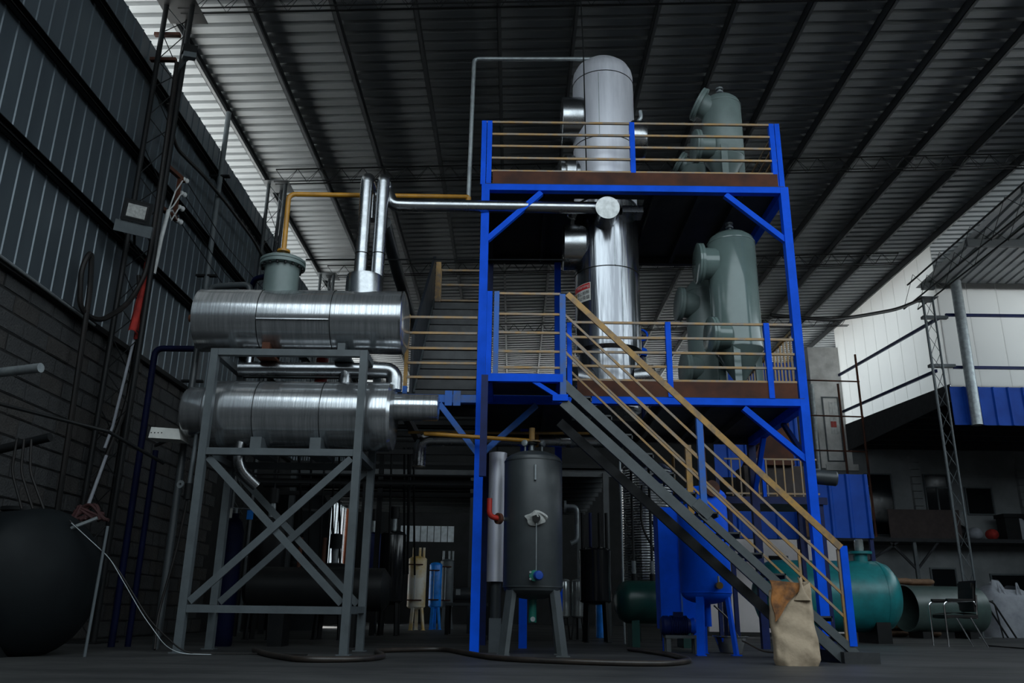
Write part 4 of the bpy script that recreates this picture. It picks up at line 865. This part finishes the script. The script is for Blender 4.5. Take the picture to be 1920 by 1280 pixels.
# brown sacks
def lying_sack(p, a, mat, label, sx=.42, sy=.27, sz=.085):
    b = MB()
    def f(u, v):
        th = u*2*math.pi; ph = (v-.5)*math.pi; c = math.cos(ph); q = .45
        e = lambda t: math.copysign(abs(t)**q, t)
        x = sx*e(math.cos(th))*abs(c)**.35; y = sy*e(math.sin(th))*abs(c)**.35; z = sz*math.sin(ph)*(1+.1*math.sin(x*9+y*7))
        return (p[0]+x*math.cos(a)-y*math.sin(a), p[1]+x*math.sin(a)+y*math.cos(a), p[2]+sz+z)
    return tag(b.grid(f, 24, 9, True).build('paper_sack', mat, ang=80), label, 'sack', 'brown sacks stacked by the facade')
ords = ['bottom', 'second', 'third', 'fourth', 'fifth', 'sixth', 'seventh', 'eighth']
for k in range(8): lying_sack((10.3+random.uniform(-.03, .03), 24.2, k*.17), random.uniform(-.06, .06), brsack, '%s brown paper sack of the left stack, counting from the floor' % ords[k])
lying_sack((10.55, 24.1, 8*.17), .15, brsack, 'brown paper sack on top of the left stack, folded over'); lying_sack((10.1, 24.3, 9*.17+.01), -.1, wbag, 'pale sack lying topmost on the brown sack stack', .40, .25, .07)
for k in range(9): lying_sack((11.35, 24.5, k*.17), random.uniform(-.05, .05), brsack, ('%s brown paper sack of the right stack behind the drum, from the floor' % (ords+['topmost'])[k]))
# white bulk bags
def bulk(x, y, s, h, label):
    t = thing('bulk_bag', label, 'bag', (x, y, 0), 'white bulk bags on the right')
    def f(u, v):
        a = u*2*math.pi; c, q = math.cos(a), math.sin(a); p = .5; w = s*(1+.10*math.sin(v*3.1))*(1 if v < .85 else 1-(v-.85)*2.4)
        return (x+w*math.copysign(abs(c)**p, c)+.03*math.sin(v*11+a*3), y+w*math.copysign(abs(q)**p, q), h*v*(1+.05*math.sin(a*2+1)*(v > .8)))
    MB().grid(f, 28, 16, True).build('bag_body', wbag, t, ang=80)
    MB().grid(lambda u, v: (x-.1+(.28-.16*v)*math.cos(u*2*math.pi)+.05*math.sin(u*17), y+(.28-.16*v)*math.sin(u*2*math.pi), h*.90+v*.30+.05*math.sin(u*12)), 20, 6, True).build('gathered_top', wbag, t, ang=80)
    for dx in (-.3, .3): MB().tube([(x+dx, y-s*.95, h*.8), (x+dx*.9, y-s*.7, h*1.12), (x+dx*.5, y-s*.95, h*.82)], .02, 6, .1).build('lifting_loop', wbag, t)
bulk(14.0, 25.2, .62, 1.35, 'white bulk bag standing right of the lattice column'); bulk(15.55, 25.0, .66, 1.45, 'white bulk bag cut by the right edge of the picture')
# chair (side view, facing left)
ch = thing('visitor_chair', 'black visitor chair with shiny bent tube legs on the right', 'chair', (8.35, 16.6, 0))
CXX, CYY, k_ = 8.30, 16.6, 1.22
def cp(x, y, z): return (CXX+x*k_, CYY+y*k_, z*k_)
MB().grid(lambda u, v: cp(-.24+u*.50, -.23+v*.46, .46+.03*math.sin(u*3)), 8, 6).grid(lambda u, v: cp(-.24+u*.50, -.23+v*.46, .40+.02*math.sin(u*3)), 8, 6).box(cp(-.23, -.22, .41), cp(.25, .22, .455)).build('seat', rubber, ch)
b = MB()
for dx in (0, .045): b.grid(lambda u, v: cp(.20+dx-.02*math.sin(v*3)+.05*v+(.03*(u-.5)**2), -.22+u*.44, .52+v*.44), 8, 8)
b.box(cp(.22, -.2, .50), cp(.26, .2, .93)).build('backrest', rubber, ch)
for y in (-.24, .24):
    MB().tube([cp(-.26, y, 0), cp(-.25, y, .64), cp(.20, y, .66), cp(.24, y, .60)], .014*k_, 8, .08).build('arm_tube', chrome, ch)
    MB().box(cp(-.2, y-.03, .655), cp(.2, y+.03, .69)).build('arm_pad', rubber, ch, smooth=False)
    MB().tube([cp(.14, y*.9, .42), cp(.34, y*.9, 0)], .014*k_, 8).build('rear_leg', chrome, ch)
MB().tube([cp(.24, -.2, .4), cp(.28, -.2, .75)], .014*k_, 8).build('back_tube', chrome, ch); MB().tube([cp(.24, .2, .4), cp(.28, .2, .75)], .014*k_, 8).build('back_tube', chrome, ch)
tag(MB().tube([(9.0, 16.9, .012), (8.9, 15.4, .012), (8.3, 13.9, .012), (7.6, 13.3, .012), (9.5, 13.2, .012)], .012, 6, .5).build('floor_cable', rubber), 'thin black cable snaking over the floor right of the chair', 'cable')
hr_ = thing('trolley_handle', 'bent black tube frame standing before the white bulk bags', 'frame', (13.2, 24.1, 0))
for y in (24.0, 24.4): MB().tube([(12.3, y, .95), (13.1, y, .95), (13.6, y, .0)], .025, 8, .12).build('bent_tube', black, hr_)
MB().tube([(13.15, 24.0, .86), (13.25, 24.0, 0)], .02, 8).build('prop', black, hr_); MB().beam((13.1, 24.0, .95), (13.1, 24.4, .95), .04).build('cross_tube', black, hr_, smooth=False)
# goods on the balcony
gn = thing('generator_box', 'white and black generator box on the balcony of the facade', 'generator', (19.3, 32.9, 3.34))
MB().box((18.75, 32.6, 3.34), (19.3, 33.2, 4.2)).build('dark_end', black, gn, smooth=False); MB().box((19.3, 32.6, 3.34), (19.95, 33.2, 4.15)).build('white_panel', wbag, gn, smooth=False); MB().box((18.7, 32.55, 4.18), (19.6, 33.25, 4.32)).build('lid', black, gn, smooth=False)
for k in range(4): MB().tube([(19.2+k*.06, 32.58, 4.28), (19.45+k*.1, 32.5, 4.1-k*.1), (19.85, 32.55, 4.25-k*.2)], .02, 6, .15).build('cable_loop', rubber, gn)
for lbl, x, m_, s in (('dark round bundle on the balcony left of the lattice column', 17.1, black, .32), ('pale sack on the balcony behind the lattice column', 17.72, wbag, .27), ('red bundle on the balcony beside the generator box', 18.36, redcloth, .24), ('dark bundle on the balcony right of the generator box', 20.5, rust, .32)):
    b = MB().grid(lambda u, v: (x+s*math.cos(u*6.283)*math.sin(.15+v*2.85)*(1+.1*math.sin(u*19)), 32.9+s*math.sin(u*6.283)*math.sin(.15+v*2.85), 3.34+s*.9*(1-math.cos(v*2.85+.15))), 18, 10, True)
    tag(b.build('bundle', m_, ang=80), lbl, 'bundle', 'goods on the balcony')
tag(MB().box((10.62, 32.5, 3.34), (11.2, 33.0, 4.1)).build('carton', brsack, smooth=False), 'brown carton at the left end of the balcony', 'carton')
# posts and scaffold tubes on the right
tag(MB().cyl((14.10, 25.14, 6.1), (14.12, 25.14, 10.8), .16, n=20).build('round_post', gal), 'thick grey round post in front of the blue fascia', 'post')
sf = thing('scaffold_frame', 'rusty scaffold tubes in front of the upstairs window', 'scaffold', (12.6, 31.5, 0))
for x, z0, z1 in ((13.35, 3.3, 10.3), (12.55, 3.3, 9.1)): MB().cyl((x, 31.6, z0), (x, 31.6, z1), .045, n=8).build('standard', rust, sf)
MB().cyl((12.25, 33.6, .0), (12.25, 33.6, 9.6), .09, n=12).build('down_pipe', gal, sf)
for z in (9.25, 7.85, 6.5, 5.2): MB().cyl((10.4, 31.6, z), (13.4, 31.6, z-.05), .03, n=8).build('ledger', rust, sf)
tag(MB().tube([(6.6, 20.5, 7.9), (8.3, 21.0, 7.95), (9.6, 22.0, 8.45), (11.2, 23.2, 9.1), (12.4, 24.0, 9.75)], .05, 8, .6).build('power_cable', rubber), 'thick black cable sagging from the right lattice column toward the platform', 'cable')
gd = thing('roof_girder', 'heavy lattice girder resting on the right lattice column', 'truss', (12.6, 19, 9.75))
for dx in (-.22, .22): MB().tube([(12.5+dx, 25.0, 9.78), (12.5+dx, 11, 10.0)], .024, 8).build('bottom_chord', black, gd)
for dx in (0,): MB().tube([(12.5+dx, 25.0, 10.6), (12.5+dx, 11, 10.9)], .028, 8).build('top_chord', black, gd)
w = MB()
for k in range(8):
    y = 25-k*1.7
    for dx in (-.22, .22): w.tube([(12.5+dx, y, 9.8), (12.5+dx, y-.85, 10.6), (12.5+dx, y-1.7, 9.82)], .008, 5)
w.build('web_bars', black, gd)
# blue sheet screens behind the platform
def screen(x0, x1, y, z0, z1, label, mat=bsheet):
    t = thing('sheet_screen', label, 'panel', ((x0+x1)/2, y, z0)); n_ = max(2, round((x1-x0)/.42)); st_ = (x1-x0)/n_
    for k in range(n_):
        a = x0+k*st_
        f = MB().add([(a, y, z0), (a+st_*.72, y, z0), (a+st_*.8, y-.04, z0), (a+st_*.92, y-.04, z0), (a+st_, y, z0), (a, y, z1), (a+st_*.72, y, z1), (a+st_*.8, y-.04, z1), (a+st_*.92, y-.04, z1), (a+st_, y, z1)], [(i, i+1, i+6, i+5) for i in range(4)])
        f.box((a, y+.005, z0), (a+st_, y+.012, z1)); f.build('ribbed_sheet', mat, t, smooth=False)
    for x in (x0+.05, x1-.05): MB().beam((x, y+.07, 0), (x, y+.07, z1), .08).build('screen_post', darkblue, t, smooth=False)
    return t
screen(6.75, 7.98, 19.0, 2.15, 3.56, 'blue ribbed sheet screen right of the platform corner post')
screen(4.9, 6.72, 20.0, 2.2, 2.85, 'low blue ribbed sheet behind the stair railing')
screen(4.7, 6.72, 19.6, 3.55, 6.35, 'tall blue ribbed sheet wall behind the middle deck')
hk = thing('work_lamp', 'grey cylindrical lamp fixed to the right platform post', 'lamp', (5.0, 13.8, 2.6))
MB().lathe([(0, 0), (.09, 0), (.10, .04), (.10, .26), (.08, .28), (0, .28)], (4.05, 11.30, 2.28), (1, -.2, -.12), 18).build('lamp_body', dgrey, hk); MB().beam((3.98, 11.33, 2.36), (4.12, 11.28, 2.36), .05).build('lamp_bracket', grey, hk, smooth=False)
# small rear platform with balusters
rp_ = thing('rear_walkway', 'low rear walkway with thin upright balusters behind the right post', 'walkway', (4.7, 15.2, 2.4))
MB().box((3.7, 14.9, 2.38), (5.45, 16.2, 2.46)).build('deck', deckm, rp_, smooth=False); MB().beam((3.7, 14.9, 2.42), (5.5, 14.9, 2.42), .08, .12).build('edge_beam', darkblue, rp_, smooth=False)
MB().box((3.75, 14.92, 3.14), (5.4, 14.95, 3.17)).build('rail_bar', railp, rp_, smooth=False); MB().box((3.75, 14.92, 2.53), (5.4, 14.95, 2.56)).build('rail_bar', railp, rp_, smooth=False)
for k in range(10): MB().box((3.86+k*.155, 14.925, 2.5), (3.885+k*.155, 14.945, 3.15)).build('baluster', railp, rp_, smooth=False)
MB().beam((4.42, 14.9, 2.4), (4.42, 14.9, 3.15), .06).build('rail_post', blue, rp_, smooth=False)
for x in (3.8, 5.4):
    for y in (14.95, 16.1): MB().beam((x, y, 0), (x, y, 2.38), .07).build('leg', darkblue, rp_, smooth=False)
hp = thing('hopper', 'dark brown sheet hopper above the rear walkway', 'hopper', (4.9, 15.7, 2.5))
q = [(4.3, 3.1), (5.1, 3.1), (5.05, 3.95), (4.75, 4.0)]
MB().add([(x, 15.2, z) for x, z in q]+[(x, 16.0, z) for x, z in q], [(0, 1, 2, 3), (7, 6, 5, 4)]+[(i, i+4, (i+1) % 4+4, (i+1) % 4) for i in range(4)]).build('hopper_body', rust, hp, smooth=False)
MB().box((4.2, 15.3, 2.46), (5.3, 15.9, 3.1)).build('hopper_base', M('dark_brown_sheet', (.03, .015, .012), .6), hp, smooth=False)

# ================================================================== DEEP BACKGROUND UNDER THE DECKS
h_ = thing('storage_tank', 'dark green horizontal tank in the shade behind the stairs', 'tank', (2.1, 14.2, 0))
MB().lathe([(0, -.14), (.15, -.12), (.27, -.05), (.33, .05), (.33, 1.15), (.27, 1.25), (0, 1.32)], (1.78, 14.1, .68), (1, .15, 0), 32).build('shell', dteal, h_, ang=50)
for x in (1.95, 2.75): MB().box((x-.06, 13.95, 0), (x+.06, 14.5, .42)).build('saddle', dteal, h_, smooth=False)
for x, m_ in ((1.98, gal), (2.28, gal)):
    n_ = MB().cyl((x, 14.2, .98), (x, 14.2, 1.12), .05, n=10).build('sight_neck', black, h_); MB().cyl((x, 14.2, 1.12), (x, 14.2, 1.32), .035, n=10).build('sight_tube', glassy, n_)
MB().tube([(1.98, 14.2, 1.3), (1.98, 14.2, 3.1)], .022, 8).build('riser', black, h_); MB().tube([(2.28, 14.2, 1.3), (2.28, 14.2, 3.1)], .022, 8).build('riser', black, h_)
yq = thing('valved_pipe', 'ochre upright pipe with a valve behind the staircase', 'pipe', (2.75, 14.25, 1.0))
MB().cyl((2.72, 14.3, .98), (2.72, 14.3, 3.1), .028, n=10).build('pipe_run', ochre, yq); MB().cyl((2.72, 14.3, 1.0), (2.72, 14.3, 1.05), .08, n=14).build('flange', ochre, yq); MB().lathe([(0, 0), (.06, 0), (.07, .05), (.06, .1), (0, .1)], (2.72, 14.3, 1.85), n=12).build('valve_body', ochre, yq); MB().cyl((2.52, 14.28, 1.88), (2.72, 14.3, 1.88), .015, n=6).build('valve_lever', black, yq)
mt = thing('wound_tank', 'silver tank with corrugated cladding in the shade behind the stairs', 'tank', (2.85, 17.2, 0))
pts = []
for k in range(48): z = .9+k*.05; pts += [(.54, z), (.548, z+.025)]
MB().lathe([(0, .9)]+pts+[(.4, 3.4), (0, 3.45)], (2.7, 17.2, 0), n=32).build('cladding', silver_p, mt, ang=10)
for a in (45, 135, 225, 315): MB().beam((2.7+.4*math.cos(R(a)), 17.2+.4*math.sin(R(a)), 0), (2.7+.4*math.cos(R(a)), 17.2+.4*math.sin(R(a)), .92), .08).build('leg', black, mt, smooth=False)
for k, pts in enumerate(([(2.2, 14.5, 2.6), (2.15, 14.4, 1.9), (2.45, 14.3, 1.3), (2.75, 14.2, 1.0)], [(2.35, 14.5, 2.0), (2.5, 14.4, 1.6), (2.75, 14.3, 1.05)]  )):
    tag(MB().tube(pts, .02, 8, .2).build('hose', rubber), ['long black hose looping above the dark green tank', 'short black hose with brass end above the dark green tank'][k], 'hose')
glossy = M('glossy_black_paint', (.010, .011, .013), .18)
kt = upright('reactor_kettle', 'glossy black kettle on legs under the deck, right of the dark grey tank', 1.53, 16.1, .30, .72, 1.60, .08, glossy, (225, 315, 45, 135), .08, black, .02, n=32)
MB().tube([(.95, 15.6, 2.35), (1.16, 15.6, 2.35), (1.16, 15.6, 1.75), (1.05, 15.6, 1.7)], .045, 10, .08).build('vapour_pipe', gal, kt); MB().cyl((.93, 15.6, 2.35), (.97, 15.6, 2.35), .11, n=14).build('pipe_flange', gal, kt)
for x in (1.30, 1.45, 1.62, 1.75): MB().cyl((x, 16.1, 1.62), (x, 16.1, 2.3), .03, n=8).build('riser', black if x != 1.45 else darkblue, kt)
tag(MB().cyl((1.95, 15.4, 0), (1.95, 15.4, 3.2), .02, n=8).build('thin_post', gal), 'thin upright conduit right of the glossy black kettle', 'pipe')
for k, x in enumerate((1.02, 1.30)):
    t = upright('glass_receiver', ['small pale receiver bottle on a stand, left of the glossy kettle legs', 'small pale receiver bottle on a stand, nearest the glossy kettle legs'][k], x, 17.5, .13, .45, 1.1, .06, glassy, (200, 340, 90), .04, black, .04, n=20)
tag(MB().cyl((1.9, 19.0, 0), (1.9, 19, 1.4), .10, n=14).build('blue_standpipe', bbright), 'blue standpipe glimpsed under the glossy black kettle', 'pipe')
# jacketed main below the middle deck
jm = thing('jacketed_pipe', 'long silver main slung under the middle deck behind the posts', 'pipe', (0, 13, 3.1))
MB().tube([(-1.45, 12.8, 2.6), (-1.45, 12.8, 3.02), (1.75, 12.8, 3.02)], .10, 18, .2).build('pipe_jacket', silver_p, jm)
for x in (-.6, .35, .9): ring(jm, (x, 12.8, 3.02), .10, (1, 0, 0), 'band', yellow if x == .35 else gal, .05, 20)
tag(MB().tube([(-1.6, 12.5, 3.06), (1.2, 12.5, 3.08)], .022, 8).build('ochre_pipe', ochre), 'thin ochre pipe running above the long silver main', 'pipe')
# cluttered dark pipework behind the rack
rnd = random.Random(3)
pk = thing('pipe_rack', 'dark pipe rack crossing the hall behind the grey tank rack', 'pipe rack', (-1.8, 17.5, 0))
for x in (-5.2, -2.9, -.4):
    for y in (16.6, 18.4): MB().beam((x, y, 0), (x, y, 4.2), .10).build('rack_post', black, pk, smooth=False)
for z in (2.9, 3.5, 4.1): 
    for y in (16.6, 18.4): MB().beam((-5.3, y, z), (.2, y, z), .07, .09).build('rack_beam', black, pk, smooth=False)
for k in range(9):
    y = 16.4+k*.25; z = 3.0+rnd.choice((0, .6, 1.15)); MB().cyl((-5.3, y, z), (.25, y, z+rnd.uniform(-.03, .03)), rnd.choice((.025, .035, .05)), n=8).build('rack_pipe', rnd.choice((black, black, dgrey)), pk)
for k in range(12):
    x = -5.0+rnd.uniform(0, 3.2); MB().cyl((x, 16.3+rnd.uniform(0, 1.8), 1.2), (x, 16.6, 3.6), .022, n=6).build('drop_pipe', black, pk)
sh = thing('storage_deck', 'dark mezzanine deck deep in the hall with open joists', 'mezzanine', (-2, 24, 0))
MB().box((-5.6, 21, 3.95), (2.5, 30, 4.05)).build('deck_plate', black, sh, smooth=False)
for k in range(10): MB().beam((-5.6, 21.2+k*.95, 3.85), (2.5, 21.2+k*.95, 3.85), .08, .18).build('joist', dgrey, sh, smooth=False)
for x in (-5.5, -1.0, 2.3):
    for y in (21.1, 29.8): MB().beam((x, y, 0), (x, y, 3.85), .14).build('deck_post', dgrey, sh, smooth=False)
for lbl, x, y, r, z0, z1, m_ in (('black reactor vessel on the left of the dark row behind the rack', -4.3, 15.2, .30, .8, 1.95, black), ('dark blue tank standing behind the right leg of the rack', -3.2, 19.6, .24, .8, 2.1, darkblue), ('glossy black reactor beside the dark blue tank', -2.58, 18.6, .27, .7, 2.05, glossy), ('black drum-bellied vessel low behind the rack braces', -3.2, 15.6, .34, .5, 1.2, black)):
    t = upright('reactor_vessel', lbl, x, y, r, z0, z1, .1, m_, (225, 315, 45, 135), .08, black, .02, 'dark reactors behind the rack', 28)
    v_ = MB().cyl((x, y, z1+.08), (x, y, z1+.35), .06, n=10).build('agitator_shaft', gal, t); MB().lathe([(0, 0), (.10, 0), (.10, .25), (0, .27)], (x, y, z1+.35), n=14).build('motor', black, v_)
bx = thing('horizontal_tank', 'dark horizontal tank lying behind the crossed braces of the rack', 'tank', (-2.9, 12.6, 0))
MB().lathe([(0, -.1), (.2, -.08), (.30, 0), (.30, 1.9), (.2, 1.98), (0, 2.0)], (-3.75, 12.6, .78), (1, 0, 0), 28).build('shell', black, bx, ang=50)
for x in (-3.3, -2.3): MB().box((x-.1, 12.4, 0), (x+.1, 12.8, .55)).build('support', black, bx, smooth=False)
for x in (-3.1, -2.75): MB().tube([(x, 12.6, 1.05), (x, 12.6, 1.5)], .03, 8).build('stub_pipe', rust, bx)
cr_ = thing('gas_cylinder', 'tall blue gas cylinder standing left behind the rack', 'cylinder', (-4.0, 12.3, 0))
MB().lathe([(0, 0), (.13, 0), (.14, .03), (.14, 1.55), (.11, 1.68), (.05, 1.74), (.05, 1.80), (0, 1.8)], (-4.0, 12.3, 0), n=24).build('body', navy, cr_); MB().cyl((-4.0, 12.3, 1.8), (-4.0, 12.3, 1.88), .025, n=8).build('valve', gal, cr_)
MB().tube([(-4.0, 12.3, 1.84), (-4.02, 12.1, 1.86), (-3.72, 12.05, 1.84)], .006, 5).build('tie_wire', gal, cr_)
for x, z, m_ in ((-4.02, 1.78, paperw), (-3.72, 1.76, bbright)): MB().box((x-.045, 12.06, z-.065), (x+.045, 12.068, z+.065)).build('tag_card', m_, cr_, smooth=False)
# lit tanks far down the aisle
for lbl, x, y, r, z0, z1, m_ in (('cream and ochre tank lit by the doorway far down the aisle', -2.62, 24.0, .25, .62, 1.85, cream), ('bright blue tank lit by the doorway far down the aisle', -2.20, 25.0, .18, .65, 1.75, bbright), ('grey tank behind the bright blue tank far down the aisle', -1.95, 26.0, .2, .65, 1.9, grey)):
    t = upright('upright_tank', lbl, x, y, r, z0, z1, .09, m_, (250, 330, 90), .09, m_, .06, None, 28)
    if r > .19:
        for dx in (-.12, .05, .16): MB().cyl((x+dx, y, z1+.05), (x+dx, y, z1+.32), .035, n=8).build('top_nozzle', cream if m_ is cream else gal, t)
    for z in (z0+.15, z1-.15): MB().cyl((x-r*.9, y-r-.06, z), (x+r*.7, y-r-.06, z), .018, n=6).build('gauge_cock', rust, t)
    MB().cyl((x-.03, y-r-.06, z0+.15), (x-.03, y-r-.06, z1-.15), .012, n=6).build('gauge_glass', gal, t)
bn = thing('work_bench', 'low dark bench with boxes right of the far aisle', 'bench', (-.9, 20, 0))
MB().box((-1.5, 19.7, .62), (-.5, 20.5, .68)).build('bench_top', dgrey, bn, smooth=False)
for x in (-1.45, -.55):
    for y in (19.75, 20.45): MB().box((x-.04, y-.04, 0), (x+.04, y+.04, .62)).build('bench_leg', black, bn, smooth=False)
mo = thing('motor_unit', 'dark motor unit on the bench by the corner post', 'motor', (-1.0, 20, .68))
MB().lathe([(0, 0), (.14, 0), (.16, .05), (.16, .5), (0, .55)], (-1.35, 20.1, .86), (1, 0, 0), 20).build('motor_body', dgrey, mo); MB().box((-1.3, 19.98, .68), (-.85, 20.2, .74)).build('motor_foot', black, mo, smooth=False); MB().box((-1.28, 19.92, .85), (-1.18, 19.95, .98)).build('name_plate', gal, mo, smooth=False)

si = thing('silo', 'tall black silo against the left wall deep behind the rack', 'silo', (-5.5, 22.2, 0))  # added cylinder screening the bright left opening from the camera
MB().lathe([(0, 0), (.70, 0), (.70, 3.1), (.5, 3.4), (.2, 3.55), (0, 3.56)], (-5.5, 22.2, 0), n=32).build('shell', dark_tank, si)
ring(si, (-5.5, 22.2, 1.6), .70, name='hoop', mat=black, t=.06); ring(si, (-5.5, 22.2, 2.9), .70, name='hoop', mat=black, t=.06)
